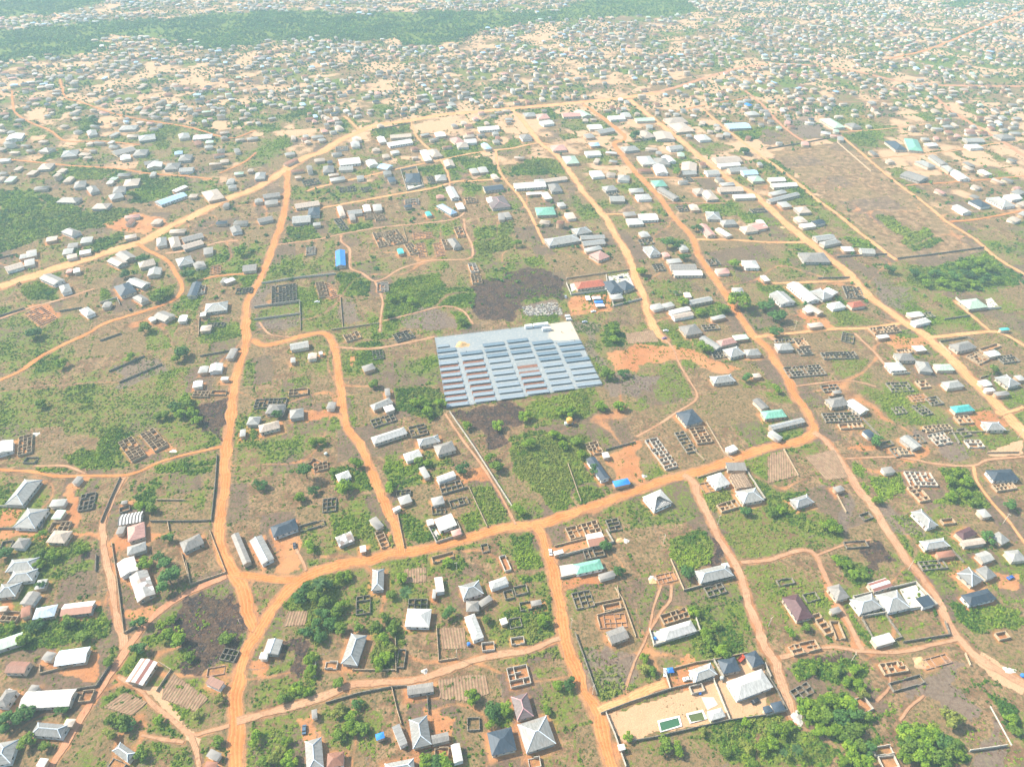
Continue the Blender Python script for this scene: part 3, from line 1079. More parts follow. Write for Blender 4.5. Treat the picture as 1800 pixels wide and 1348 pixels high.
# trees: crown centre, crown radius, kind (d dark, g green, b bright, y yellowish, p palm)
TREES = '''
@C0
1150 70 85 d
940 365 50 d
745 620 40 g
160 985 65 d
40 1035 60 d
420 950 38 d
195 1170 55 g
300 1190 42 g
660 445 32 d
1180 340 34 b
1120 450 50 b
1200 470 55 b
940 540 50 d
1540 460 48 g
1290 600 36 g
1225 650 22 g
1480 1170 40 g
1430 1165 28 d
1330 990 34 y
1390 940 32 b
1490 880 34 y
1080 1020 34 b
760 1030 48 g
830 1050 60 g
740 1120 48 y
880 1060 40 d
650 1130 30 y
960 1180 30 b
960 1250 46 g
160 480 50 g
60 395 36 b
240 380 44 d
470 350 44 g
560 450 45 g
1730 1150 48 b
270 110 36 d
@C1
1020 160 62 p
430 95 60 p
1310 300 50 d
1580 340 35 g
1465 865 55 b
830 650 50 b
890 610 46 b
870 480 48 b
930 400 44 g
820 390 40 g
870 330 36 g
920 540 40 y
370 600 40 b
370 690 44 b
285 810 44 b
190 870 44 g
340 830 36 b
130 1020 30 b
20 750 22 g
560 770 40 g
690 910 36 d
640 1080 55 b
560 960 48 y
660 1010 46 b
720 1090 46 g
570 1130 44 g
130 1260 50 y
230 1290 56 b
60 1320 50 g
210 1170 36 b
1150 1300 50 b
1290 1300 55 b
1220 1320 48 d
1620 960 60 d
1700 940 50 b
1600 1040 44 b
1180 320 30 d
1420 420 26 y
280 200 48 d
330 130 48 d
400 180 52 g
470 120 50 d
480 220 48 g
540 280 46 g
590 240 40 b
450 300 46 d
420 380 46 d
510 370 46 d
570 400 44 g
440 460 44 d
330 430 44 d
560 60 46 b
620 40 36 b
1000 60 40 b
920 170 36 g
930 100 30 g
700 390 36 g
@C2
220 345 48 b
390 770 46 d
850 190 30 g
790 1135 36 b
1135 1215 46 b
1030 1210 64 g
1125 785 28 p
1320 440 42 b
1340 500 46 g
1430 540 50 b
1460 580 36 g
900 610 36 b
900 680 40 y
950 690 36 g
1300 1110 34 y
1240 290 40 b
1400 390 34 g
1460 255 20 g
1500 560 26 b
320 780 40 b
290 880 30 y
240 950 34 b
480 1150 30 g
900 1205 26 g
840 1300 32 d
1590 1050 34 b
1690 1220 44 b
1600 1220 40 y
1450 1240 38 g
1640 1300 40 g
1240 1300 30 g
530 180 24 b
530 295 26 y
@C3
260 930 60 b
350 900 62 b
450 900 60 b
540 910 62 b
600 990 52 d
320 1010 62 b
410 1000 62 g
500 1010 62 d
580 1080 58 g
440 1090 58 b
520 1130 48 g
340 1080 46 b
250 1060 34 g
620 790 46 b
650 850 36 y
540 760 38 b
600 680 40 b
480 690 38 g
300 680 40 b
240 640 34 g
200 700 34 b
700 660 26 g
950 1110 60 b
1050 1110 62 b
1110 1110 52 b
980 1200 64 g
1080 1200 64 b
1190 1160 58 d
1250 1200 56 g
1280 1260 48 b
1160 1260 60 g
1040 1290 64 b
940 1280 54 b
1200 1330 50 g
1250 1010 70 y
560 1220 52 b
640 1200 48 g
700 1230 46 d
590 1300 54 b
680 1310 54 b
500 1290 40 b
30 1180 44 b
110 1110 52 b
40 1080 44 g
150 1060 34 b
200 1230 50 p
110 1250 34 p
320 1160 34 g
700 1010 40 g
760 1030 34 b
150 420 36 b
250 395 36 g
330 405 28 b
500 575 26 b
1570 740 34 b
1600 640 22 y
1480 800 34 g
1560 950 34 b
1640 1020 44 b
1690 1090 40 g
1680 240 26 g
1470 450 34 b
1480 280 34 b
1410 330 30 b
@B0
1145 950 40 d
1075 1075 34 d
1120 1110 46 d
985 1115 48 b
1060 970 28 b
280 920 36 b
1275 920 26 b
30 855 18 d
870 615 26 d
260 1130 38 b
1190 60 44 d
1260 40 44 g
1310 90 44 b
1230 100 40 b
1340 150 40 b
1060 120 36 g
270 1060 36 g
360 1060 44 b
540 1030 36 b
960 740 40 b
1030 740 40 g
1440 410 30 g
1380 760 26 g
30 1050 46 d
230 1240 30 g
@B1
330 475 50 d tall
310 670 40 b
1405 470 46 d
1165 685 24 d
650 1030 32 d
590 600 56 b
530 500 34 g
1530 570 26 g
25 585 44 d
145 105 36 d
435 950 26 b
680 430 44 b
910 600 40 b
400 290 40 b
460 290 34 b
1180 90 44 b
1120 30 46 b
1260 30 40 b
1110 430 36 g
1170 430 34 b
1640 460 46 g
1600 400 40 b
1650 180 40 b
1440 190 36 b
390 620 36 d
840 350 16 b
360 1010 44 b
1310 1110 36 b
@B2
390 90 48 b
600 50 36 b
740 50 40 b
480 110 30 b
80 400 30 b
45 750 44 b
300 250 40 b
360 320 40 b
110 300 46 b
440 290 40 g
470 380 34 b
540 560 30 b
560 480 34 d
340 620 26 b
640 1000 40 d
730 1170 40 d
1200 1180 50 d
1060 245 26 b
1160 560 26 g
990 110 28 b
840 120 26 g
1350 180 26 g
1590 760 40 d
190 770 28 b
@B3
1510 945 44 d
820 600 34 y
625 720 30 d
410 850 52 b
460 885 46 b
380 800 30 b
740 290 44 d
410 525 22 d
1250 660 40 b
1340 640 44 b
1260 560 44 b
1350 560 44 b
1290 500 40 b
1400 700 36 g
1650 725 46 d
1730 700 34 b
640 460 34 b
600 430 30 g
680 620 30 g
740 690 36 b
960 1020 30 g
470 1100 36 b
540 1130 36 b
590 1190 40 b
650 1200 36 g
1640 1080 30 y
30 770 36 g
90 760 36 b
1230 820 24 g
280 680 30 b
@A0
430 505 30 d
845 315 34 d
765 265 28 g
580 1000 28 d
230 710 48 d
1610 655 30 d
1240 840 54 d
1200 880 36 b
970 680 46 g
1160 620 28 d
1520 790 26 p
1380 1010 26 p
970 205 40 d
1640 150 44 b
590 690 24 g
275 1200 36 g
1250 1170 40 b
1120 1270 34 g
1210 1230 36 b
420 920 40 b
340 1010 30 g
880 880 34 b
330 1290 28 b
250 480 30 b
330 450 30 b
1120 440 44 b
1060 470 40 g
1280 320 44 d
1480 300 20 b
@A1
795 40 32 b
490 100 30 b
500 160 30 b
490 230 30 b
1200 160 28 b
920 1030 26 g
800 1060 36 g
730 1000 22 b
1180 960 30 d
1090 1180 36 b
1160 1200 34 b
1180 1290 30 g
1080 1120 30 b
1400 640 36 g
1500 690 26 d
300 940 28 d
380 1120 14 g
1550 620 30 g
470 1120 30 b
400 1220 26 b
920 480 36 b
1000 460 36 g
1060 500 36 b
1150 400 30 b
1200 340 26 g
900 590 36 g
@A2
460 490 24 p
690 690 40 b
700 760 36 b
650 720 28 g
1600 1020 36 d
1180 195 34 d
1560 350 28 d
1520 235 42 b
1730 530 46 d
1555 495 76 b
890 290 38 b
1060 100 46 d
1130 110 34 d
1440 540 40 g
270 470 30 g
650 985 50 g
760 985 34 d
740 1215 42 b
540 230 32 d
1300 800 44 b
1340 830 34 b
1290 570 36 b
1050 400 30 b
1100 380 28 g
1170 500 36 b
90 1280 44 b
340 1250 40 b
400 1250 34 d
620 1220 34 b
1160 1020 26 g
1000 1140 30 b
1340 140 28 b
30 100 34 b
60 640 30 g
1160 660 24 g
1800 700 40 d
@A3
635 840 30 d
830 280 38 d
450 145 26 b
1135 890 34 g
1545 960 36 g
1370 965 26 d
1210 1020 26 g
1170 1015 22 d
990 775 24 b
60 590 56 d
20 510 36 d
210 500 28 b
170 230 28 g
1000 300 38 d
1010 370 34 d
1060 340 36 g
1090 380 36 b
1140 310 36 d
1180 370 36 b
1230 390 34 b
1270 330 40 d
1290 390 36 b
1330 250 40 b
1360 310 40 d
1340 370 36 g
1400 380 36 b
1430 300 40 b
1450 230 36 b
1480 360 36 d
1520 270 38 g
1550 350 36 b
1600 300 34 b
1640 360 32 g
1690 340 34 b
480 580 26 b
530 640 30 b
680 590 26 b
1480 1000 14 y
230 1110 24 g
60 1090 34 b
@Z2
450 850 32 d
510 545 28 d
720 600 24 d
840 340 36 d
1130 580 36 b
1590 440 34 d
620 430 26 d
420 450 26 g
300 330 24 d
1080 640 26 b
1140 690 26 b
960 800 26 b
1290 870 24 d
1390 670 28 d
1000 420 26 b
100 420 18 d
570 340 18 d
1260 970 34 d
1630 860 26 b
@Z0
1415 450 26 d
1635 420 24 d
1525 540 30 d
640 230 36 d
800 220 24 d
1110 365 22 d
600 490 30 d
430 720 22 g
740 880 30 g
900 740 34 g
@Z1
970 180 20 d
850 150 24 d
1290 130 26 d
1100 100 24 g
710 265 14 d
1490 230 16 d
560 535 14 d
1360 430 24 d
1520 440 26 b
1400 600 26 d
960 500 30 b
@Z3
630 540 26 d
610 580 18 d
700 570 20 d
700 620 16 d
660 590 18 d
1040 845 12 d
920 690 12 d
625 800 14 d
660 830 14 d
950 470 22 d
1060 540 24 d
1640 440 16 d
480 380 16 d
1560 235 20 g
360 535 14 d
300 780 24 b
440 900 28 b
510 950 24 d
1180 800 24 d
'''
# roads and paths: width in metres, colour (o orange earth, y pale sandy, r red, p footpath), name, photo points
ROADS = '''
14 y main_dirt_road 0 505 60 485 130 462 200 440 250 425 300 398 350 375 400 350 450 331 496 302 540 276 569 266 600 246 631 233 664 220 721 212 773 203 840 197 899 191 980 184 1040 178 1100 172 1160 162
8 r main_dirt_road 1150 164 1200 150 1250 134 1310 118 1360 113 1420 115 1500 125 1580 143 1650 150 1800 152 1900 152
10 o dirt_road 505 300 504 344 496 387 484 421 465 473 450 503 436 529 431 568 434 596 423 632 413 671 408 710 403 746 399 783 395 829 391 881 385 919 387 958 400 992 416 1012 429 1041 434 1060 444 1090 450 1115
10 o dirt_road 416 1405 416 1348 416 1284 413 1232 418 1194 434 1145 450 1118 458 1103 478 1070 502 1041 522 1023 553 1005 595 994 631 988 682 974 721 970 773 958 824 945 876 930 939 922 977 912 1029 894 1081 876 1132 857 1184 839 1236 826 1287 808 1350 786 1389 780 1420 770 1430 754 1427 741 1412 715 1399 700 1381 660 1365 638 1350 612 1326 592 1303 560 1280 524 1256 490 1230 452 1215 415 1184 382 1158 346 1119 305 1094 274 1080 252 1099 242 1065 212 1026 184
7 o dirt_road 412 1010 450 1014 489 1017 522 1018
8 o dirt_road 445 598 465 607 496 601 535 590 571 586 587 607 593 645 598 684 602 713 610 752 636 785 651 824 667 860 682 896 695 925 704 958 705 972
4 p path 589 610 651 613 708 604 764 592
10 o dirt_road 941 923 959 958 970 997 980 1040 985 1070 990 1116 1008 1168 1029 1214 1050 1258 1065 1310 1076 1348 1092 1410
8 p side_road 1200 835 1218 847 1225 868 1243 904 1261 940 1287 984 1308 1030 1318 1065 1334 1108 1344 1139 1358 1155 1373 1194 1384 1232 1394 1265
8 p side_road 1430 760 1453 775 1479 811 1505 855 1531 886 1554 922 1577 958 1598 989 1621 1015 1647 1057 1670 1103 1688 1126 1717 1155 1780 1190 1860 1235
10 y main_dirt_road 1106 175 1145 207 1179 233 1202 251 1230 276 1261 300 1287 320 1323 341 1350 364 1402 411 1427 430 1461 457 1495 485 1520 514 1557 542 1588 565 1624 588 1647 609 1673 632 1699 658 1732 689 1763 723 1800 762 1850 810
7 y side_road 1236 192 1267 220 1300 246 1334 271 1360 290 1394 315 1440 354 1479 382 1510 408 1544 434 1575 457
6 r side_road 1310 160 1339 184 1365 212 1389 233 1412 248
6 y side_road 1476 238 1495 253 1544 295 1582 326 1621 354 1665 390 1711 419 1753 454 1800 482 1850 510
9 r dirt_road 1642 170 1673 196 1711 220 1758 246 1800 274 1850 300
6 y side_road 1326 592 1390 586 1453 579 1531 576 1582 568
6 y side_road 1631 594 1686 588 1737 583 1763 586 1800 607 1850 640
5 y side_road 1678 529 1711 557 1740 582
5 y side_road 1350 498 1420 496 1492 494
6 y side_road 1225 421 1290 422 1350 426 1425 426
11 y dirt_road 896 190 921 215 949 251 975 271 1001 302 1024 336 1047 362 1068 388 1086 421 1094 431 1107 459 1119 496 1132 524 1138 550 1150 578 1170 598
3 p path 1170 598 1184 614 1194 640 1215 674 1225 692 1221 705 1187 726 1158 746 1119 767
5 y side_road 871 264 876 295 889 318 905 335 921 357 941 395 957 429
6 y side_road 566 366 631 354 695 342 760 331 799 320 837 318 889 315
6 y side_road 540 336 566 328 657 307 708 295 773 282 824 271 873 264 900 261 946 252 985 258
5 y side_road 721 214 737 246 770 276 785 300 790 320
4 p path 491 430 558 421 605 411 669 400 742 393 799 385 817 369 800 345 788 322
4 p path 600 415 600 425 615 439 615 470 636 480 657 494 677 489 706 472 760 458 824 455 830 434 819 408 815 385
3 p path 659 495 672 527 669 563 668 583
3 p path 675 564 728 551 778 539 811 545 832 570
6 o side_road 0 668 34 653 72 627 116 604 155 586 181 570 227 555 284 537 310 524 320 503 307 477 292 457 258 439 240 428
5 p side_road 292 446 336 439 387 426 418 423
4 o side_road 349 493 387 485 449 480
4 p side_road -20 563 0 560 52 542 116 524 165 508
4 o side_road -30 822 0 825 52 829 103 837 155 836 207 836 245 829 284 811 336 797 390 785
3 p path 60 819 77 819 116 819 150 832
6 p side_road 219 839 196 881 181 919 183 953 188 992 196 1025 204 1085 217 1116 217 1140
6 r side_road 398 1012 349 1034 297 1062 263 1090 232 1129 207 1168 176 1214 145 1258 114 1310 80 1360
4 p path 207 1190 245 1212 271 1240 305 1266 336 1292 361 1287 403 1274
3 p path 248 1292 323 1305
4 p path 336 1292 345 1320 351 1348
6 p side_road 416 1268 450 1258 527 1237 579 1222 618 1204 669 1199 734 1194 799 1173 850 1155 900 1147 939 1139 985 1122
8 y side_road 1052 1250 1107 1227 1171 1201
2.5 p path 1099 1212 1119 1155 1140 1111 1150 1065 1163 1028
2.5 p path 1140 1111 1165 1070 1178 1055 1180 1028
4 p path 1371 1155 1453 1137 1518 1145 1582 1145 1634 1134 1683 1124
5 p path 1515 1142 1489 1093 1469 1052 1448 1008 1435 979 1412 967 1350 984 1303 989
2.5 p path 1435 976 1484 958 1531 948
2.5 p path 1541 1232 1564 1207 1562 1181
2.5 p path 1582 1266 1598 1243 1624 1222
3.5 p path 1489 806 1569 803 1608 808 1647 816 1711 819 1737 808 1800 803
4 y path 1711 819 1717 845 1742 881 1776 919 1800 953 1830 990
2.5 p path 1399 679 1466 671 1505 671 1540 680
3.5 p path 1502 586 1536 619 1556 642
5 o side_road -20 277 0 279 77 287 129 292 207 297 258 305 323 310 372 315
5 o side_road 387 305 430 285 450 269
5 o side_road 21 160 25 194 46 212 88 230 116 248 181 249 245 255
5 o side_road 105 140 116 171 145 181 207 202 258 212 336 225 403 243 449 230
6 y side_road 605 205 613 211 631 229
10 o dirt_road 1560 105 1567 103 1633 87 1700 60 1767 33 1830 5
4 y side_road 1476 233 1557 227 1634 218
4 y side_road 1528 279 1595 274 1686 264 1758 251
4 o side_road 1593 326 1686 320 1800 310
5 o side_road 1670 390 1724 385 1800 370
3 p path 1425 181 1569 178
3 p path 517 958 533 989 538 1003
3 p path 783 728 811 770 842 811 873 860 899 907 906 922
4 y side_road 1132 313 1210 313 1282 313
3 p path 1169 357 1274 358
5 o side_road 1189 196 1261 181 1313 173
6 y side_road 1065 377 1101 377
3 p path 456 567 475 588 510 593
6 p side_road 1350 590 1365 600
5 y side_road 1753 723 1758 730 1800 716
'''
# patches of ground: kind, photo outline
PATCHES = '''
@B2
green 0 270 200 220 480 240 530 300 510 480 560 560 660 650 480 730 270 790 230 700 120 560 0 480
green 0 910 160 910 230 1170 190 1250 60 1250 10 1000
green 1080 1000 1200 900 1310 900 1340 1080 1200 1190 1110 1120
mid 1400 790 1560 720 1900 690 2050 760 2200 800 2250 960 2150 1030 1580 1090 1480 1000
mid 740 720 930 640 1090 720 1250 700 1290 800 950 860 800 870
soil 320 1240 570 1190 605 1290 330 1310
soil 620 390 850 300 880 560 700 540
soil 290 1010 520 960 640 990 330 1070
sand 320 1142 415 1127 440 1190 338 1224
burn 1300 960 1390 970 1420 1090 1330 1090
burn -10 30 60 20 70 180 -10 250
bare 700 120 830 110 880 330 700 330
bare 700 870 1000 880 1080 1100 760 1150
@C2
green 50 0 230 0 230 80 100 90
green 1200 240 1330 250 1500 560 1350 600 1250 450
mid 960 540 1270 450 1300 560 990 620
mid 180 880 440 800 440 950 220 960
green 1560 1130 1745 1090 1745 1300 1560 1250
sand 620 990 1370 762 1480 1028 760 1160
sand 1380 760 1600 600 1720 660 1745 1000 1480 1028
soil 1060 820 1040 730 1200 700 1240 790
bare 130 600 350 570 380 740 140 760
grey 510 600 820 520 820 620 660 830 560 800
soil 900 800 1050 700 1280 600 1290 650 1080 730
bare 930 160 1100 100 1150 220 1000 300
@C3
green 230 880 450 850 590 870 640 950 660 1060 600 1170 430 1150 330 1080 230 1060
green 900 1060 1120 1080 1300 1130 1340 1270 1200 1350 980 1350 900 1250
green 0 1000 190 1090 50 1250 0 1250
green 480 1200 740 1190 760 1350 480 1350
green 120 640 300 600 700 650 700 830 560 820 300 720 170 760
green 1230 200 1400 260 1700 280 1700 400 1450 440 1300 320
green 1500 880 1745 990 1745 1110 1600 1060
grey 1350 1100 1480 1040 1660 1210 1500 1348 1350 1300
grey 870 820 1080 780 1350 700 1400 960 1000 950
sand 970 610 1060 620 1090 690 1010 680
soil 380 30 440 100 540 360 640 550 560 560 470 330 340 50
burn 290 610 450 580 500 650 360 660
bare 640 340 790 305 840 420 720 450
sand 1450 560 1560 620 1745 760 1745 850 1560 780 1400 640
grass 0 1150 200 1120 450 1210 420 1348 0 1348
@B1
green 830 420 1000 420 1180 420 1190 560 880 640
green 520 490 640 480 790 540 760 620 560 640
mid 320 300 480 270 480 330 330 360
mid 300 900 460 870 450 1050 330 1060
green 1380 830 1500 780 1480 920 1400 920
green 1200 -30 1290 -20 1290 110 950 90 960 -100
burn 1340 100 1745 40 1745 290 1600 330 1480 240
soil 1350 520 1550 450 1600 560 1400 600
soil 310 80 550 70 555 110 330 150
crop 1010 1110 1160 1090 1165 1250 1010 1260
mid 1743 700 1900 680 2000 900 1743 1000
bare 1380 1050 1530 1040 1540 1220 1390 1240
soil 830 900 890 890 920 1010 860 1020
soil 130 960 320 960 300 1170 150 1180
grass 980 790 1190 880 1200 1020 1050 1030
grass 1480 620 1640 600 1720 840 1570 880
@C1
green 200 270 270 170 420 60 660 0 640 50 600 120 560 150 620 260 630 400 500 430 400 560 370 460 280 440 360 380 370 290
green 780 440 960 330 960 680 820 690 800 560
green 320 580 420 560 400 770 330 770
green 150 850 260 770 400 790 400 880 170 900
mid 0 1050 260 1060 300 1350 0 1350
mid 460 1000 740 880 980 1040 900 1150 830 1280 550 1200
green 1080 1260 1340 1260 1340 1350 1080 1350
green 1560 960 1745 900 1745 1080 1580 1060
burn 190 480 280 470 330 560 290 720 240 720 230 600
soil 0 610 130 600 80 730 0 720
bare 720 850 930 810 960 960 730 900
bare 940 820 1160 860 1165 980 1000 1000
soil 280 1020 400 1010 560 1240 440 1240
soil 1180 900 1320 1030 1300 1110 1190 1110
@B0
mid 0 -10 1350 -10 1360 200 1100 150 750 300 350 180 0 200
green 460 370 700 370 750 500 600 500
green 1060 470 1470 390 1450 500 1060 530
green 900 760 960 580 1100 560 1050 750
mid 1250 690 1440 560 1400 780
green 230 460 480 470 500 500 220 490
mid 500 700 540 560 640 560 580 680
mid 330 1160 650 1090 640 1190 370 1230
green 0 1030 600 990 620 1040 300 1120
soil 0 750 170 770 90 880 0 890
soil 0 900 680 930 680 970 0 960
soil 760 910 960 880 1130 920 850 1010 760 1090
soil 790 1110 1050 1100 1100 1340 960 1348 830 1200
soil 440 600 500 590 520 880 430 880
soil 760 330 880 420 1250 340 1180 300 900 400 800 340
bare 1030 850 1420 840 1300 920 1030 920
burn 1340 30 1540 30 1520 320 1370 200
@C0
burn 1230 230 1560 110 1680 380 1600 560 1380 660 1200 600 1050 430
green 1050 400 1180 280 1240 470 1170 540
soil 560 540 720 560 640 760 480 740 290 690
soil 850 230 1050 250 1300 110 960 380 830 300
soil 400 1180 500 1200 480 1260 400 1250
soil 0 200 130 260 100 370 0 360
soil 0 850 150 830 120 960 0 990
green 0 340 720 300 730 430 250 540 0 560
sand 960 790 1100 800 1250 1060 1370 1130 1340 1200 1270 1150
@B3
green 560 420 660 430 720 620 760 760 700 700 580 500
green 700 550 900 510 960 640 800 760
green 1170 480 1400 470 1490 680 1450 740 1150 720 1250 660
green 0 650 300 620 200 760 330 900 500 880 510 920 400 960 0 820
green 430 1060 520 1050 700 1150 640 1250 540 1200
mid 1230 240 1330 230 1370 380 1330 390
burn 550 970 850 1000 900 1120 650 1130
grey 1000 230 1300 300 1350 430 1200 430
grey 790 780 1080 830 1060 960 900 950
grey 500 650 600 640 620 900 480 920
soil 480 340 740 360 950 420 1100 400 1080 340 900 360 600 310
soil 1380 110 1560 110 1660 190 1480 220 1380 180
sand 1500 350 1745 280 1745 380 1500 390
soil 1530 1200 1745 1190 1745 1300 1560 1320
mid 400 940 500 960 430 1000 300 1010
@A1
green 880 450 960 350 1250 300 1280 400 1500 430 1500 530 1290 530 900 620 870 560
mid 310 500 570 490 590 680 300 705
mid 60 320 450 200 470 70 530 80 560 280 40 380
green 560 310 680 310 790 380 780 460 560 460
green 200 20 400 0 420 70 190 110
mid 20 560 300 515 300 590 0 625
green 950 1090 1250 1080 1290 1280 1180 1310 960 1210
mid 1480 20 1745 -50 1745 120 1500 150
green 1340 560 1430 560 1480 680 1380 690
burn 1520 400 1745 370 1745 620 1550 650 1450 560
grey 10 640 300 600 300 690 60 680
grey 590 470 720 470 740 650 600 660
grey 0 390 100 380 100 530 0 540
grey 900 560 1290 540 1400 680 1000 690
soil 330 1230 550 1240 560 1300 330 1310
bare 0 820 240 800 250 1050 0 1060
soil 620 850 680 850 600 1090 640 1000
@A0
green 140 400 320 370 400 430 420 500 200 490
green 690 410 750 420 800 490 690 500
green 990 460 1200 390 1200 470 1080 510
mid 0 1090 300 1090 800 1080 1000 1160 1100 1280 1350 1100 1360 1350 0 1350
mid 0 600 350 640 500 750 200 850 0 900
bare 520 760 800 740 950 830 750 960 560 960
grey 760 960 1110 900 1100 1010 850 1060
bare 1360 600 1640 580 1640 640 1370 640
green 1240 460 1400 480 1360 560 1260 560
soil 200 530 380 520 400 610 260 670
@A2
soil 650 850 850 790 1060 800 1130 770 1330 870 1540 950 1400 980 1200 910 1080 900 860 930 840 985 690 985
mid 900 370 1050 360 1220 370 1210 540 1000 440
green 640 660 750 650 760 790 660 810
green 80 1200 500 1130 520 1290 100 1290
mid 660 1200 900 1150 920 1220 680 1240
green 1230 540 1440 520 1480 580 1260 610
mid 980 930 1200 910 1200 1030 1260 1150 980 1170
burn -10 240 300 340 330 480 60 520 -10 600
rubble 60 540 310 500 350 600 90 610
bare 240 180 460 200 700 230 760 170 780 280 400 310 280 290
soil 380 460 640 450 690 560 620 580 400 600
grey 400 640 600 650 640 900 600 980 480 800
grey 660 1010 970 1000 980 1130 680 1120
crop 770 720 960 700 1000 790 780 800
bare 1460 1180 1650 1170 1670 1260 1480 1260
@A3
green 975 260 1060 290 1140 285 1200 310 1240 300 1320 210 1500 200 1570 250 1745 340 1745 370 1540 410 1400 430 1300 435 1150 420 1020 400 970 370
mid 400 900 700 880 700 1030 500 1030
green 530 70 700 90 725 140 560 140
green 380 500 500 480 580 660 500 670
soil 740 740 1080 740 1060 820 860 830
bare 900 230 1100 190 1400 170 1260 300 1200 310 1100 280
grey 700 340 1000 400 1000 560 800 530
bare 280 740 490 730 580 820 300 830
mid 0 1020 130 1100 180 1200 0 1160
soil 170 600 300 660 480 690 380 600
@Z2
green 0 560 120 500 300 510 370 600 0 610
mid 340 240 620 230 700 300 420 310
sand 300 150 480 150 480 200 320 200
sand 690 390 700 350 560 360 580 400
@Z3
mid 280 130 620 130 720 280 540 280 420 240
tan 0 450 470 390 700 520 1250 940 1480 1130 1200 1170 880 1190 760 1090 300 700
grass 720 890 850 900 1000 1000 1080 970 1190 1060 1100 1100 980 1130 900 1020
grey 60 230 290 200 430 330 260 370
grass 500 320 800 310 760 400 600 420
@Z1
sand 1060 270 1330 220 1400 270 1300 300 1090 330
mid 230 680 560 700 860 640 900 660 600 770 450 800 240 790
grass 800 300 1050 265 1070 310 850 350
green 200 970 400 950 430 1050 190 1080
grass 1110 560 1260 535 1290 600 1130 620
green 1480 980 1745 920 1745 1120 1500 1150
grass 1350 510 1580 490 1640 580 1420 570
mid 1180 720 1310 720 1310 900 1200 920
@Z0
green -20 720 250 720 450 800 600 880 800 840 950 850 750 960 450 990 250 1060 100 1120 -20 1140
green 600 1080 800 1000 860 1020 780 1100 640 1140
soil 700 950 900 870 1100 900 1150 950 980 1010 850 1000
mid 0 420 250 430 480 420 120 490
grass 350 610 500 560 900 580 800 640 400 640
grass 950 640 1250 620 1300 680 1000 800 900 800
@F
forest -60 60 60 50 180 38 300 35 380 25 470 22 640 25 800 20 960 22 1060 -6 1200 -6 1230 20 1150 30 1080 30 970 35 860 50 800 75 740 80 700 70 640 75 560 70 480 70 440 80 380 88 330 80 300 68 200 62 170 75 190 85 100 100 -60 112
forest -60 5 120 -4 190 2 90 25 -60 33
forest 1700 -8 1730 2 1700 14 1640 12
grass 1490 75 1570 80 1560 92 1520 90
grass 1610 100 1680 100 1690 118 1640 120
burn 850 490 985 490 985 525 900 535 860 565 838 550
green 1630 470 1655 462 1700 458 1760 480 1800 490 1800 500 1760 505 1700 508 1650 505
bare 1330 230 1440 220 1450 245 1350 258
'''
# cultivated plots with ridges: photo outline (first two points give the ridge direction)
CROPS = '''
@C0
1180 712 1120 800 1100 880 1330 970 1420 880
850 832 700 940 900 1000 1000 910
@C1
205 345 190 390 335 380 355 282 215 290
1240 760 1250 880 1420 900 1590 850 1560 722 1450 722
1250 400 1270 545 1430 540 1420 400
1010 1 1010 95 1160 88 1160 -10
@B3
0 380 0 580 205 525 120 360
250 400 400 560 545 540 450 350
@A2
770 722 790 792 1000 780 960 700
'''
LANDMARKS = '''
910 640 the fenced solar farm
598 454 the bright blue-roofed hall
1176 1270 the upper swimming pool
1235 1258 the small swimming pool
237 935 the pink hip-roofed house
226 912 the striped-roofed house
1388 750 the L-shaped pale building
1157 877 the half-roofed white house
1037 503 the walled red-roofed house
1404 1068 the maroon-roofed house among ruins
345 1090 the burnt thicket by the junction
1301 528 the big round roadside tree
1530 350 the large bare field
418 1012 the red-earth crossroads
1695 718 the teal-roofed house
1680 482 the dense grove beside bare earth
249 1180 the rust-and-white striped barn
1035 997 the walled green-roofed house
1056 822 the long dark-roofed hall
45 380 the woodland left of the main road
632 232 the upper road fork
1430 756 the bend of the orange road
1560 1055 the walled pair of pale houses
725 318 the walled dark-roofed house
1696 936 the purple-maroon roofed house
243 1030 the patched grey-roofed house
950 925 the junction below the solar farm
560 1080 the dense grove beside the fork
1470 1255 the grove beside the pale ruins
112 1153 the bluish-white gable roof
245 783 the twin long tan ruins
1760 833 the long dark roof by footpath
880 1310 the dark blue pyramid roof
1512 590 the construction site at crossroads
1345 660 the orange ploughed ground
885 370 the brown-roofed mansion
962 372 the green-roofed bungalow
570 588 the bend of the inner road
738 1083 the square white roof
1186 805 the long grey block ruin
'''

# ------------------------------------------------------------------ parse the survey
def rows(text):
    t = None
    for ln in text.strip().splitlines():
        ln = ln.strip()
        if not ln: continue
        if ln[0] == '@': t = ln[1:]; continue
        yield t, ln.split()

def rect3(t, q, z):
    """three surveyed corners -> centre, rotation of the long axis, length, width, photo centre, photo length"""
    P = [tile(t, q[i], q[i + 1]) for i in (0, 2, 4)]
    A, B, C_ = [at(*p, z) for p in P]
    u = (B - A).xy.normalized(); L = (B - A).xy.length
    n = Vector((-u.y, u.x)); wv = (C_ - B).xy.dot(n)
    if abs(wv) < 2.2: wv = math.copysign(2.2, wv or 1)
    c = A.xy + u * L / 2 + n * wv / 2
    W = abs(wv); ang = math.atan2(u.y, u.x)
    if W > L: L, W, ang = W, L, ang + math.pi / 2
    L = max(L, 2.6)
    cx, cy = topx(c.x, c.y, z)
    return c, ang, L, W, (cx, cy), L * pxm(cy)

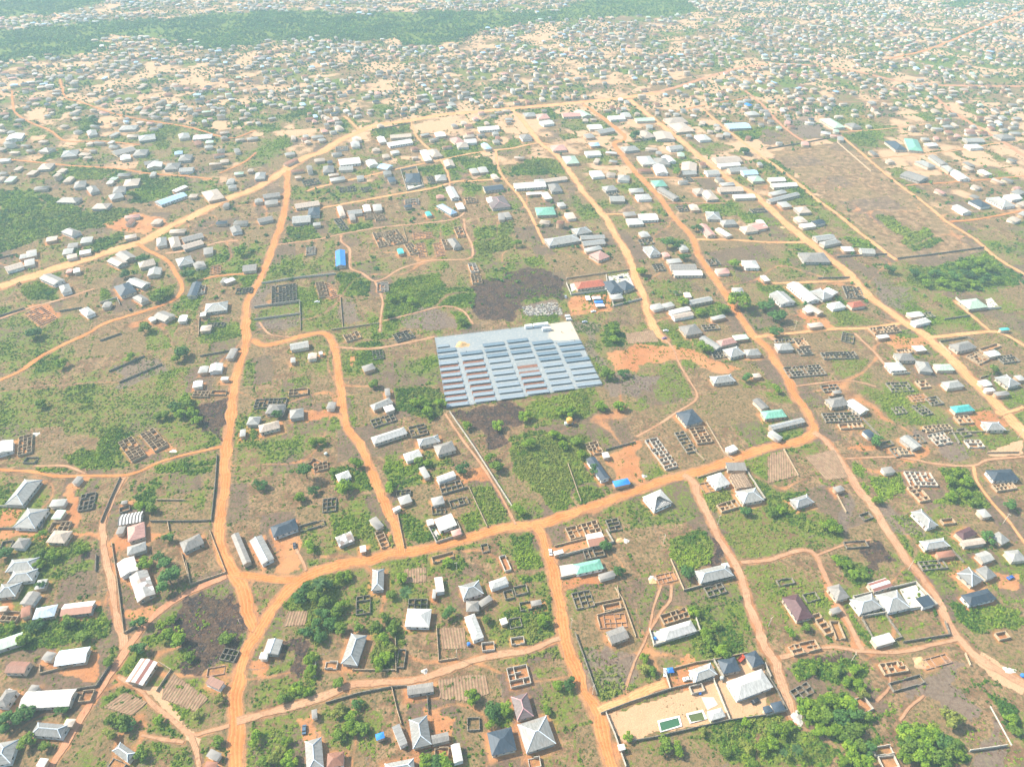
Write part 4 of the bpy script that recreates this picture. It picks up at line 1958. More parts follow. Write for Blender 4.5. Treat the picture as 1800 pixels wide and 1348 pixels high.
HL = []
for t, q in rows(HOUSES):
    v = [float(x) for x in q[2:8]]
    c, ang, L, W, pc, pl = rect3(t, v, 3.0)
    HL.append(dict(form=q[0], col=q[1], c=c, ang=ang, L=L, W=W, pc=pc, size=L * W * pxm(pc[1]) ** 2))
RL = []
for t, q in rows(RUINS):
    v = [float(x) for x in q[1:7]]
    c, ang, L, W, pc, pl = rect3(t, v, 2.0)
    RL.append(dict(col=q[0], c=c, ang=ang, L=max(L, 5), W=max(W, 3.5), pc=pc, size=L * W * pxm(pc[1]) ** 2))

def smooth_line(pts, step=3.0):
    """Catmull-Rom through ground points"""
    P = [Vector(p) for p in pts]
    P = [P[0] * 2 - P[1]] + P + [P[-1] * 2 - P[-2]]
    out = []
    for i in range(1, len(P) - 2):
        n = max(2, int((P[i + 1] - P[i]).length / step))
        for k in range(n):
            s = k / n
            out.append(0.5 * ((2 * P[i]) + (P[i + 1] - P[i - 1]) * s + (2 * P[i - 1] - 5 * P[i] + 4 * P[i + 1] - P[i + 2]) * s * s + (3 * P[i] - P[i - 1] - 3 * P[i + 1] + P[i + 2]) * s ** 3))
    out.append(P[-2])
    return out

ROADL = []
for t, q in rows(ROADS):
    v = [float(x) for x in q[3:]]
    line = smooth_line([at(v[i], v[i + 1]).xy for i in range(0, len(v), 2)])
    ROADL.append((float(q[0]) * {'path': .5, 'side_road': .58, 'dirt_road': .62}.get(q[2], .85), q[1], q[2], line))

# ------------------------------------------------------------------ land-cover raster, 1 m cells
RX0, RY0, RW, RH = -1700, 60, 3400, 2250
gx, gy = np.meshgrid(np.arange(RW, dtype=np.float32) + RX0 + .5, np.arange(RH, dtype=np.float32) + RY0 + .5)
roadd = np.full((RH, RW), 99, np.float32)
occ = np.zeros((RH, RW), bool)
halo = np.zeros((RH, RW), np.float32)
L_ = {k: np.zeros((RH, RW), np.float32) for k in ('soil', 'green', 'burn', 'grey', 'sand', 'crop', 'forest', 'bare')}

def window(xs, ys, pad):
    x0 = int(max(min(xs) - pad - RX0, 0)); x1 = int(min(max(xs) + pad - RX0 + 1, RW))
    y0 = int(max(min(ys) - pad - RY0, 0)); y1 = int(min(max(ys) + pad - RY0 + 1, RH))
    return (slice(y0, max(y1, y0)), slice(x0, max(x1, x0)))

for wd, col, nm, line in ROADL:
    for a, b in zip(line[:-1], line[1:]):
        s = window((a.x, b.x), (a.y, b.y), wd / 2 + 9)
        X, Y = gx[s], gy[s]
        if X.size == 0: continue
        d = b - a; l2 = max(d.length_squared, 1e-6)
        tt = np.clip(((X - a.x) * d.x + (Y - a.y) * d.y) / l2, 0, 1)
        dist = np.hypot(X - a.x - tt * d.x, Y - a.y - tt * d.y) - wd / 2
        roadd[s] = np.minimum(roadd[s], dist)
        halo[s] = np.maximum(halo[s], np.clip(1 - dist / (.40 * wd + .6), 0, 1))

def rectdist(X, Y, c, ang, L, W):
    cs, sn = math.cos(ang), math.sin(ang)
    lx = np.abs((X - c.x) * cs + (Y - c.y) * sn) - L / 2
    ly = np.abs(-(X - c.x) * sn + (Y - c.y) * cs) - W / 2
    return np.maximum(lx, ly)

def inpoly(X, Y, P):
    r = np.zeros(X.shape, bool); n = len(P)
    for i in range(n):
        x1, y1 = P[i]; x2, y2 = P[(i + 1) % n]
        if y1 == y2: continue
        c = ((y1 > Y) != (y2 > Y)) & (X < (x2 - x1) * (Y - y1) / (y2 - y1) + x1)
        r ^= c
    return r

wob1, wob2 = fbm(gx, gy, 16, 1, 4) - .5, fbm(gx, gy, 16, 2, 4) - .5
for t, q in rows(PATCHES):
    v = [float(x) for x in q[1:]]
    P = [tuple(at(*tile(t, v[i], v[i + 1])).xy) for i in range(0, len(v), 2)]
    s = window([p[0] for p in P], [p[1] for p in P], 8)
    far = sum(p[1] for p in P) / len(P) > 900
    amp = (90 if q[0] == 'forest' else 42) if far else (26 if q[0] in ('burn', 'grey', 'bare') else 5 if q[0] == 'sand' else 14)
    ins = inpoly(gx[s] + wob1[s] * amp, gy[s] + wob2[s] * amp, P).astype(np.float32)
    k = q[0]
    if k == 'green': L_['green'][s] = np.maximum(L_['green'][s], ins * .95)
    elif k == 'mid': L_['green'][s] = np.maximum(L_['green'][s], ins * .62)
    elif k == 'grass': L_['green'][s] = np.maximum(L_['green'][s], ins * .85); L_['sand'][s] *= 1 - ins; L_['bare'][s] *= 1 - ins
    elif k == 'forest': L_['forest'][s] = np.maximum(L_['forest'][s], ins); L_['green'][s] = np.maximum(L_['green'][s], ins)
    elif k == 'crop': L_['green'][s] = np.maximum(L_['green'][s], ins * .7)
    elif k == 'tan': L_['bare'][s] = np.maximum(L_['bare'][s], ins); L_['sand'][s] = np.maximum(L_['sand'][s], ins * .40); L_['green'][s] *= 1 - ins * .6
    elif k == 'bare': L_['bare'][s] = np.maximum(L_['bare'][s], ins)
    elif k == 'rubble': L_['grey'][s] = np.maximum(L_['grey'][s], ins); L_['bare'][s] = np.maximum(L_['bare'][s], ins)
    else: L_[k][s] = np.maximum(L_[k][s], ins * (.9 if k != 'soil' else .70))

for t, q in rows(CROPS):
    v = [float(x) for x in q]
    P = [tuple(at(*tile(t, v[i], v[i + 1])).xy) for i in range(0, len(v), 2)]
    s = window([p[0] for p in P], [p[1] for p in P], 2)
    ins = inpoly(gx[s], gy[s], P)
    L_['green'][s] = np.where(ins, np.minimum(L_['green'][s], .2), L_['green'][s]); L_['bare'][s] = np.where(ins, 1, L_['bare'][s])

# house plots: jittered patchwork of plots turned to the street grid, each plot drier, greener or barer than the next
th = rad(15)
pu, pv = gx * math.cos(th) + gy * math.sin(th) + wob1 * 6, -gx * math.sin(th) + gy * math.cos(th) + wob2 * 6
pj = np.floor(pv / 33).astype(np.int32); pi_ = np.floor((pu + (pj % 3) * 7) / 21).astype(np.int32)
plot = _T[(pi_ * 7 + 31) & 255, (pj * 13 + 5) & 255]; plot2 = _T[(pi_ * 11 + 77) & 255, (pj * 5 + 91) & 255]
base_green = np.clip((fbm(gx, gy, 45, 5, 4) - .32) * 2.2, 0, 1) * .7 + np.clip(plot - .55, 0, 1) * .9
L_['green'] = np.maximum(L_['green'], base_green * (1 - L_['bare']))
# plot edges: some hedged with weeds, some worn bare; and wandering foot tracks
pid = pi_ * 4099 + pj
edge = np.zeros((RH, RW), bool); edge[:, 1:] |= pid[:, 1:] != pid[:, :-1]; edge[1:] |= pid[1:] != pid[:-1]
open_ = (L_['green'] < .9) & (L_['forest'] < .5) & (L_['sand'] < .5)
L_['green'] = np.where(edge & open_ & (plot > .45), np.maximum(L_['green'], .75), L_['green'])
L_['grey'] = np.where(edge & open_ & (plot < .22), .8, L_['grey'])
trail = np.exp(-((fbm(gx, gy, 75, 23, 2) - .5) / .009) ** 2) * (gy < 800)
L_['soil'] = np.maximum(L_['soil'], trail * .62 * (L_['green'] < .8)); L_['green'] *= 1 - trail * .8
L_['soil'] = np.maximum(L_['soil'], np.clip(plot2 - .80, 0, 1) * 1.6 * (1 - L_['green']))
far_f = np.clip((gy - 430 + gx * .15) / 480, 0, 1)
L_['sand'] = np.maximum(L_['sand'], far_f * .75 * (L_['green'] < .5) * (L_['bare'] < .5) * np.clip(fbm(gx, gy, 34, 19, 3) * 2.2 - .5, 0, 1.2))
L_['soil'] = np.maximum(L_['soil'], far_f * .55 * (L_['forest'] < .5) * (fbm(gx, gy, 60, 9, 3)))

for h in HL:
    s = window((h['c'].x,), (h['c'].y,), max(h['L'], h['W']) / 2 + 10)
    if gx[s].size == 0: continue
    d = rectdist(gx[s], gy[s], h['c'], h['ang'], h['L'], h['W'])
    L_['soil'][s] = np.maximum(L_['soil'][s], np.clip(1 - d / random.uniform(3, 8), 0, 1) * random.uniform(.35, .8))
    occ[s] |= d < 0.3
for h in RL:
    s = window((h['c'].x,), (h['c'].y,), max(h['L'], h['W']) / 2 + 8)
    d = rectdist(gx[s], gy[s], h['c'], h['ang'], h['L'], h['W'])
    L_['soil'][s] = np.maximum(L_['soil'][s], np.clip(1 - d / 5, 0, 1) * (.15 if h['col'] == 'v' else .6))
    if h['col'] != 'v': occ[s] |= d < 0.5

# the solar farm's slab
FARM = [at(*tile('P', x, y)).xy for x, y in ((127, 285), (1392, 132), (1688, 728), (240, 945))]
s = window([p.x for p in FARM], [p.y for p in FARM], 3)
occ[s] |= inpoly(gx[s], gy[s], [tuple(p) for p in FARM])
L_['soil'] = np.maximum(L_['soil'], halo * .64)
L_['green'] *= np.clip(roadd / 1.6, 0, 1) * (1 - .9 * np.clip(L_['sand'] * 1.5 - .3, 0, 1))
onroad = roadd < 0.6

def sample(a, x, y):
    i = np.clip((y - RY0).astype(np.int32), 0, RH - 1); j = np.clip((x - RX0).astype(np.int32), 0, RW - 1)
    return a[i, j]
def sample_lin(a, x, y):
    fy, fx = np.clip(y - RY0 - .5, 0, RH - 1.001), np.clip(x - RX0 - .5, 0, RW - 1.001)
    i, j = fy.astype(np.int32), fx.astype(np.int32); v, u = fy - i, fx - j
    return (a[i, j] * (1 - u) + a[i, j + 1] * u) * (1 - v) + (a[i + 1, j] * (1 - u) + a[i + 1, j + 1] * u) * v

# ------------------------------------------------------------------ the ground: one sheet to the horizon
def ground_material():
    m, nt, p = newmat('earth_and_dry_grass'); b = NB(nt)
    v = b.obj()
    A, B = b.attr('cover'), b.attr('cover_more')
    soil, green, burn = b.sep(A[0])[:3]; grey, sand, tone = b.sep(B[0])[:3]
    n_big, n_mid, n_fine, n_tiny = b.noise(v, 0.035, 4, .6), b.noise(v, 0.14, 5, .65), b.noise(v, 0.55, 4, .65), b.noise(v, 2.0, 3, .6)
    dry = b.mix(b.step(n_mid, .38, .62), (0.155, 0.085, 0.046), (0.285, 0.176, 0.092))
    dry = b.mix(b.step(tone, .18, .30, .75, 0), dry, (0.125, 0.082, 0.066))
    dry = b.mix(b.step(tone, .62, .75, 0, .6), dry, (0.205, 0.140, 0.066))
    dry = b.mix(b.math('MULTIPLY', b.step(n_big, .45, .65), .4), dry, (0.185, 0.125, 0.065))
    dry = b.mix(b.math('MULTIPLY', b.step(n_fine, .46, .60), .85), dry, (0.080, 0.075, 0.032))
    gr = b.mix(b.step(n_fine, .35, .65), (0.045, 0.085, 0.010), (0.150, 0.180, 0.026))
    nb = b.math('ADD', b.math('MULTIPLY', b.math('SUBTRACT', n_mid, .5), 1.1), b.math('MULTIPLY', b.math('SUBTRACT', n_fine, .5), .9))
    c = b.mix(b.step(b.math('ADD', green, b.math('MULTIPLY', nb, 1.25)), .34, .78), dry, gr)
    so_ = b.mix(b.step(n_big, .35, .65), (0.37, 0.145, 0.055), (0.43, 0.205, 0.085))
    so_ = b.mix(b.math('MULTIPLY', b.step(n_fine, .45, .7), .5), so_, (0.30, 0.165, 0.095))
    c = b.mix(b.step(b.math('ADD', soil, b.math('MULTIPLY', nb, .7)), .30, .75), c, so_)
    c = b.mix(b.step(b.math('ADD', sand, b.math('MULTIPLY', nb, .4)), .35, .65), c, b.mix(n_mid, (0.42, 0.235, 0.125), (0.50, 0.33, 0.195)))
    c = b.mix(b.step(b.math('ADD', grey, nb), .30, .85, 0, .72), c, b.mix(b.step(n_fine, .35, .65), (0.095, 0.075, 0.066), (0.215, 0.155, 0.118)))
    bu = b.mix(b.step(n_mid, .40, .60), (0.024, 0.021, 0.024), (0.075, 0.044, 0.032)); bu = b.mix(b.step(n_fine, .50, .66), bu, (0.14, 0.082, 0.055))
    c = b.mix(b.step(b.math('ADD', burn, b.math('MULTIPLY', nb, 1.1)), .30, .8, 0, .95), c, bu)
    c = b.mix(1.0, c, b.mix(n_tiny, (0.55, 0.55, 0.55), (1.42, 1.42, 1.42)), 'MULTIPLY')
    b.put(p.inputs['Base Color'], c)
    p.inputs['Roughness'].default_value = 0.95; p.inputs['Specular IOR Level'].default_value = 0.1
    b.put(p.inputs['Normal'], b.bump(b.math('ADD', n_fine, b.math('MULTIPLY', n_tiny, .6)), 0.7, 0.5))
    return m

py_rows = np.concatenate([np.arange(1440, 300, -2.4), np.arange(300, -60, -1.5)])
bb = -(py_rows - 674) / FPX
dy_ = (cP + bb * sP) * CAM_H / (sP - bb * cP)
Yr = np.concatenate([[-1500, -500, -100, 60], dy_, [2800, 4200, 7000, 12000, 20000]])
tcol = np.concatenate([[-12, -6, -3, -1.8, -1.3], np.linspace(-.98, .98, 760), [1.3, 1.8, 3, 6, 12]])
Zr = np.maximum(Yr, 60) * cP + CAM_H * sP
GX = (tcol[None, :] * Zr[:, None]); GY = np.repeat(Yr[:, None], len(tcol), 1)
V = np.stack([GX.ravel(), GY.ravel(), np.zeros(GX.size)], 1)
nr, nc = GX.shape
i0 = (np.arange(nr - 1)[:, None] * nc + np.arange(nc - 1)[None, :]).ravel()
F = np.stack([i0, i0 + 1, i0 + nc + 1, i0 + nc], 1)
sx_, sy_ = V[:, 0], V[:, 1]
inr = ((sx_ > RX0 + 2) & (sx_ < RX0 + RW - 2) & (sy_ > RY0 + 2) & (sy_ < RY0 + RH - 2)).astype(np.float64)
S = lambda k: sample_lin(L_[k], sx_, sy_) * inr
near_out = (1 - inr)
cover = np.stack([S('soil') + near_out * .3 * vnoise(sx_, sy_, 90, 3), S('green') + near_out * .5 * vnoise(sx_, sy_, 120, 4), S('burn')], 1)
cover2 = np.stack([S('grey'), S('sand'), sample(plot2, sx_, sy_)], 1)
ground = numesh('ground', V, F, ground_material(), {'cover': cover, 'cover_more': cover2}, kind='structure')

# ------------------------------------------------------------------ roads: ribbons with ragged edges and wheel tracks
def road_material(name, c1, c2, c3):
    m, nt, p = newmat(name); b = NB(nt)
    v = b.obj(); a = b.sep(b.attr('across')[0])
    n1, n2, n3 = b.noise(v, .06, 4, .6), b.noise(v, .45, 4, .65), b.noise(v, 2.2, 3, .6)
    c = b.mix(b.step(n1, .35, .65), c1, c2)
    u = a[0]                                             # 0..1 across the road
    tr = b.math('SINE', b.math('MULTIPLY', b.math('ADD', u, b.math('MULTIPLY', b.math('SUBTRACT', n2, .5), .10)), 25.1))
    c = b.mix(b.math('MULTIPLY', b.step(tr, .0, 1.0), b.math('MULTIPLY', b.step(n2, .3, .6), .5)), c, c3)
    c = b.mix(b.math('MULTIPLY', b.step(n2, .50, .68), .65), c, [x * .66 for x in c1])
    ed = b.math('ABSOLUTE', b.math('SUBTRACT', u, .5))
    c = b.mix(b.math('MULTIPLY', b.step(b.math('ADD', ed, b.math('MULTIPLY', b.math('SUBTRACT', n2, .5), .5)), .34, .50), .75), c, b.mix(n3, (0.20, 0.115, 0.062), (0.33, 0.195, 0.105)))
    c = b.mix(b.math('MULTIPLY', b.step(b.noise(b.scaled(v, (1, 1, 1)), .16, 5, .7), .55, .62), .5), c, [x * .78 for x in c1])
    c = b.mix(1.0, c, b.mix(n3, (0.84, 0.84, 0.84), (1.14, 1.14, 1.14)), 'MULTIPLY')
    b.put(p.inputs['Base Color'], c)
    p.inputs['Roughness'].default_value = .95; p.inputs['Specular IOR Level'].default_value = .1
    b.put(p.inputs['Normal'], b.bump(b.math('ADD', n2, b.math('MULTIPLY', tr, .15)), .6, .4))
    return m
RMAT = {'o': road_material('orange_earth', (0.43, 0.155, 0.046), (0.49, 0.21, 0.072), (0.54, 0.285, 0.12)),
        'y': road_material('sandy_earth', (0.49, 0.24, 0.092), (0.54, 0.295, 0.13), (0.58, 0.365, 0.19)),
        'r': road_material('red_earth', (0.42, 0.18, 0.095), (0.46, 0.22, 0.12), (0.52, 0.29, 0.17)),
        'p': road_material('trodden_earth', (0.38, 0.195, 0.105), (0.43, 0.255, 0.145), (0.46, 0.30, 0.185))}
for i, (wd, col, nm, line) in enumerate(ROADL):
    V, F, A = [], [], []
    ks = 7
    n = len(line)
    for j, p in enumerate(line):
        t_ = (line[min(j + 1, n - 1)] - line[max(j - 1, 0)]).normalized(); nn = Vector((-t_.y, t_.x))
        wl = wd / 2 * (1 + (vnoise(np.float32(p.x), np.float32(p.y), 11, i) - .5) * .8) + (vnoise(np.float32(p.x), np.float32(p.y), 3.5, i + 40) - .5) * min(1.8, wd * .35)
        wr = wd / 2 * (1 + (vnoise(np.float32(p.x), np.float32(p.y), 11, i + 9) - .5) * .8) + (vnoise(np.float32(p.x), np.float32(p.y), 3.5, i + 50) - .5) * min(1.8, wd * .35)
        for k in range(ks):
            u = k / (ks - 1)
            o_ = -wl + (wl + wr) * u
            V.append((p.x + nn.x * o_, p.y + nn.y * o_, .06 + .004 * i)); A.append((u, 0, 0))
        if j:
            b0 = (j - 1) * ks
            for k in range(ks - 1): F.append((b0 + k, b0 + k + 1, b0 + ks + k + 1, b0 + ks + k))
    Fa = np.array(F)[:, ::-1] if False else np.array(F)
    numesh(nm, np.array(V), Fa, RMAT[col], {'across': np.array(A)}, kind='structure')

# ------------------------------------------------------------------ ridged crop plots
def crop_material():
    m, nt, p = newmat('ridged_crop_soil'); b = NB(nt)
    v = b.obj(); sx = b.n('ShaderNodeSeparateXYZ'); b.put(sx.inputs[0], v)
    n1, n2 = b.noise(v, .3, 4, .6), b.noise(v, 1.6, 3, .6)
    c = b.mix(b.step(n1, .35, .65), (0.21, 0.125, 0.08), (0.30, 0.19, 0.12))
    g = b.math('FRACT', b.math('MULTIPLY', sx.outputs[1], 1 / 1.5))
    c = b.mix(b.math('MULTIPLY', b.math('MULTIPLY', b.step(g, .45, .6), b.step(n2, .42, .6)), .8), c, (0.145, 0.135, 0.06))
    b.put(p.inputs['Base Color'], c); p.inputs['Roughness'].default_value = .95; p.inputs['Specular IOR Level'].default_value = .1
    return m
CM = crop_material()
for t, q in rows(CROPS):
    v = [float(x) for x in q]
    P = [at(*tile(t, v[i], v[i + 1])).xy for i in range(0, len(v), 2)]
    c0 = sum(P, Vector((0, 0))) / len(P); ang = math.atan2((P[1] - P[0]).y, (P[1] - P[0]).x)
    cs, sn = math.cos(ang), math.sin(ang)
    loc = [((p - c0).x * cs + (p - c0).y * sn, -(p - c0).x * sn + (p - c0).y * cs) for p in P]
    xs, ys = [p[0] for p in loc], [p[1] for p in loc]
    ya = np.arange(min(ys), max(ys), .375); mb = MB()
    n_ = len(loc)
    def span(y):
        h = []
        for i in range(n_):
            (x1, y1), (x2, y2) = loc[i], loc[(i + 1) % n_]
            if (y1 > y) != (y2 > y): h.append(x1 + (x2 - x1) * (y - y1) / (y2 - y1))
        return (min(h), max(h)) if len(h) > 1 else None
    prev = None
    for k, y in enumerate(ya):
        s_ = span(y)
        if s_ is None: prev = None; continue
        z = .30 + .10 * math.sin(y * 2 * math.pi / 1.5)
        cur = ((s_[0] + random.uniform(-.4, .4), y, z), (s_[1] + random.uniform(-.4, .4), y, z))
        if prev: mb.quad((prev[0], prev[1], cur[1], cur[0]))
        prev = cur
    o = mb.build('crop_field', CM); o.location = (c0.x, c0.y, 0); o.rotation_euler = (0, 0, ang); o['kind'] = 'structure'

# ------------------------------------------------------------------ houses
WIN = None
def win_mesh():
    mb = MB()
    mb.box((0, 0, 0), (1.3, .10, 1.25), 0, 1); mb.box((0, -.03, 0), (1.08, .10, 1.03), 0, 0); mb.box((0, -.06, 0), (.06, .08, 1.03), 0, 1)
    mb.box((0, -.06, -.66), (1.5, .22, .08), 0, 1)
    o = mb.build('window', [M['glass'], M['trim']]); me = o.data; D.objects.remove(o); return me
WINME = win_mesh()
def door_mesh():
    mb = MB(); mb.box((0, 0, 1.05), (1.15, .10, 2.1), 0, 1); mb.box((0, -.03, 1.02), (.95, .10, 1.98), 0, 0); mb.box((.36, -.09, 1.0), (.06, .05, .16), 0, 1)
    o = mb.build('door', [M['door'], M['trim']]); me = o.data; D.objects.remove(o); return me
DOORME = door_mesh()

def roof_geometry(mb, form, L, W, ze, mi=0, skip_near=None):
    """roof over an L x W eaves rectangle centred on the origin, ridge along x; returns ridge and hip lines"""
    hl, hw, th_ = L / 2, W / 2, .16
    e = [(-hl, -hw, ze), (hl, -hw, ze), (hl, hw, ze), (-hl, hw, ze)]
    lo = [(x, y, z - th_) for x, y, z in e]
    lines = []
    if form in ('hip', 'hipo'):
        rise = min(max(.27 * W, .9), 3.0); r = max(hl - hw * .95, 0.0)
        A, B = (-r, 0, ze + rise), (r, 0, ze + rise)
        fs = [(e[0], e[1], B, A), (e[2], e[3], A, B)] if r > .05 else [(e[0], e[1], A), (e[2], e[3], A)]
        fs += [(e[1], e[2], B), (e[3], e[0], A)]
        for i, f in enumerate(fs):
            if skip_near is not None and i == skip_near: continue
            mb.quad(f, mi)
        lines = [(e[0], A), (e[3], A), (e[1], B), (e[2], B)] + ([(A, B)] if r > .05 else [])
    elif form == 'gable':
        rise = min(max(.16 * W, .5), 2.0)
        A, B = (-hl, 0, ze + rise), (hl, 0, ze + rise)
        mb.quad((e[0], e[1], B, A), mi); mb.quad((e[2], e[3], A, B), mi)
        mb.quad((e[1], e[2], B), mi + 1); mb.quad((e[3], e[0], A), mi + 1)
        lines = [(A, B)]
    else:
        rise = min(.07 * W, .7) + .1
        f2, f3 = (e[2][0], e[2][1], ze + rise), (e[3][0], e[3][1], ze + rise)
        mb.quad((e[0], e[1], f2, f3), mi)
        mb.quad((e[1], e[2], f2), mi); mb.quad((e[3], e[0], f3), mi); mb.quad((e[2], e[3], f3, f2), mi)
    for i in range(4): mb.quad((lo[i], lo[(i + 1) % 4], e[(i + 1) % 4], e[i]), mi)
    mb.quad(lo[::-1], mi)
    return lines

def build_house(h, full):
    L, W, form, col = h['L'], h['W'], h['form'], h['col']
    small = L * W < 30
    ze = 3.0 if not small else 2.4
    oh = .55 if W > 6 else .25
    wl, ww = L - 2 * oh, W - 2 * oh
    r = random.Random(int(h['c'].x * 31 + h['c'].y * 17))
    wm = M['wall' + r.choice('001123')] if col not in 'dwm' else M['wall' + r.choice('022')]
    if col in 'pR': wm = M['wall0']
    name = 'house' if not small else 'shed'
    root = empty(name, (h['c'].x, h['c'].y, 0), h['ang'])
    mb = MB(); zt = ze - .17
    v = [(-wl / 2, -ww / 2), (wl / 2, -ww / 2), (wl / 2, ww / 2), (-wl / 2, ww / 2)]
    for i in range(4):
        a, b = v[i], v[(i + 1) % 4]; mb.quad(((*a, 0), (*b, 0), (*b, zt), (*a, zt)))
    mb.quad([(*p, zt) for p in v])
    mb.box((0, 0, .12), (wl + .3, ww + .3, .24))
    mb.build('wall', wm, root)
    mb = MB()
    lines = roof_geometry(mb, 'hip' if form == 'rafter' else form, L, W, ze) if form not in ('rafter',) else []
    cs, sn = math.cos(h['ang']), math.sin(h['ang'])
    if form == 'rafter':
        mb = MB(); n = int(L / 1.1)
        for i in range(n + 1):
            x = -L / 2 + L * i / n
            for sgn in (-1, 1): mb.tube([(x, sgn * W / 2, ze), (x, 0, ze + 1.6)], [.10, .10], 4)
        for k in range(9):
            y = -W / 2 + W * k / 8; mb.box((0, y, ze + .1 + 1.6 * (1 - abs(y) / (W / 2))), (L, .16, .14))
        rf = mb.build('roof_frame', M['timber'], root)
    elif form == 'hipo':
        mb = MB()
        # the long face nearest the road below is still open timber
        near = 0 if (-sn * 0 + cs) > 0 else 1
        roof_geometry(mb, 'hip', L, W, ze, 0, near)
        mb.f.pop(); mb.m.pop()
        rf = mb.build('roof', [RM[col], wm], root)
        mb = MB(); sgn = -1 if near == 0 else 1
        rise = min(max(.27 * W, .9), 3.0); rr = max(L / 2 - W / 2 * .95, 0)
        for i in range(15):
            x = -L / 2 + L * i / 14; f = min(1, (L / 2 - abs(x)) / max(L / 2 - rr, .1))
            mb.tube([(x, sgn * W / 2, ze), (x, sgn * W / 2 * (1 - f), ze + rise * f - .05)], [.08, .08], 4)
        for k in range(7):
            f = k / 7; hx = L / 2 - (L / 2 - rr) * f
            mb.box((0, sgn * W / 2 * (1 - f), ze + rise * f - .02), (2 * hx, .12, .1))
        mb.build('roof_frame', M['darktimber'], root)
    else:
        rf = mb.build('roof', [RM[col], wm], root)
        if lines and col in 'lGqw' and full:
            mb = MB()
            for a, b in lines:
                a, b = Vector(a), Vector(b)
                mb.tube([a + Vector((0, 0, .03)), b + Vector((0, 0, .03))], [.21, .21], 4)
            if col != 'w' : mb.build('ridge_cap', M['pinkcap'] if col == 'q' else M['cap'], rf)
    if full and not small:
        def put(me, nm, x, y, z, rz):
            o = link(D.objects.new(nm, me), root); o.location = (x, y, z); o.rotation_euler = (0, 0, rz)
        # openings on the two long walls, and on the ends
        n = max(2, int(wl / 3.1))
        for side in (-1, 1):
            dk = r.randrange(n)
            for i in range(n):
                x = -wl / 2 + wl * (i + .5) / n
                rz = 0 if side < 0 else math.pi
                if i == dk and (side * cs < 0 or n < 4): put(DOORME, 'door', x, side * (ww / 2 + .02), .24, rz)
                else: put(WINME, 'window', x, side * (ww / 2 + .02), 1.6, rz)
        if ww > 4:
            for side in (-1, 1):
                for y in ([0] if ww < 8 else [-ww / 4, ww / 4]): put(WINME, 'window', side * (wl / 2 + .02), y, 1.6, side * math.pi / 2)
    elif full:
        o = link(D.objects.new('door', DOORME), root)
        o.location = (0, (-1 if cs > 0 else 1) * (ww / 2 + .02), .05); o.rotation_euler = (0, 0, 0 if cs > 0 else math.pi); o.scale = (.9, 1, .85)
    a = L * W
    fw = {'hip': 'hip-roofed', 'hipo': 'hip-roofed', 'gable': 'gable-roofed', 'shed': 'flat-roofed', 'rafter': 'raftered'}[form]
    size = 'small ' if a < 70 else 'big ' if a > 330 else 'long ' if L / W > 2.4 else ''
    cname = ROOFCOL[col][1]
    thing(root, f"{size}{cname} {fw} {'shed' if small else 'house'}", 'shed' if small else 'house', 'houses and sheds of the town', *h['pc'],
          )
    return root

HL.sort(key=lambda h: -h['size'])
for i, h in enumerate(HL[:300]): build_house(h, i < 165)

# ------------------------------------------------------------------ unfinished houses: block walls without a roof
def build_ruin(h):
    L, W, col = h['L'], h['W'], h['col']
    r = random.Random(int(h['c'].x * 13 + h['c'].y * 7))
    root = empty('unfinished_house', (h['c'].x, h['c'].y, 0), h['ang'])
    low = col == 'p'
    H = .8 if low else (2.0 if col in 'tw' else 1.6)
    T = .21
    nx, ny = max(1, round(L / 3.1)), max(1, round(W / 3.1))
    def wall(mb, a, b, ext=0.0):
        a, b = Vector(a), Vector(b); d = b - a; n = max(1, int(d.length / 2.0))
        for k in range(n):
            p, q = a + d * k / n, a + d * (k + 1) / n
            u = r.random()
            hh = H * r.uniform(.82, 1.0)
            if u < .14: hh = H * r.uniform(.25, .6)          # window or door gap: only the courses below it
            bar(mb, p, q, T, hh, 0)
    mb = MB(); x, y = L / 2, W / 2
    wall(mb, (-x, -y), (x, -y)); wall(mb, (x - T / 2, -y + T / 2), (x - T / 2, y - T / 2)); wall(mb, (x, y), (-x, y)); wall(mb, (-x + T / 2, y - T / 2), (-x + T / 2, -y + T / 2))
    mb.build('outer_wall', M['r' + col], root)
    mb = MB()
    for i in range(1, nx):
        xx = -x + L * i / nx
        for j in range(ny):
            if r.random() < .86: wall(mb, (xx, -y + W * j / ny + T / 2 + .01), (xx, -y + W * (j + 1) / ny - T / 2 - .01))
    for j in range(1, ny):
        yy = -y + W * j / ny
        for i in range(nx):
            if r.random() < .8: wall(mb, (-x + L * i / nx + T / 2 + .01, yy), (-x + L * (i + 1) / nx - T / 2 - .01, yy))
    if len(mb.f) > 24: mb.build('partition_wall', M['r' + col], root)
    nm = {'t': 'tan block', 'v': 'grey block', 'p': 'low reddish', 'w': 'pale block'}[col]
    size = 'small ' if L * W < 60 else 'big ' if L * W > 300 else 'long ' if L / W > 2.2 else ''
    thing(root, f'{size}roofless {nm} shell', 'house shell', 'unfinished block houses', *h['pc'])
for h in RL: build_ruin(h)

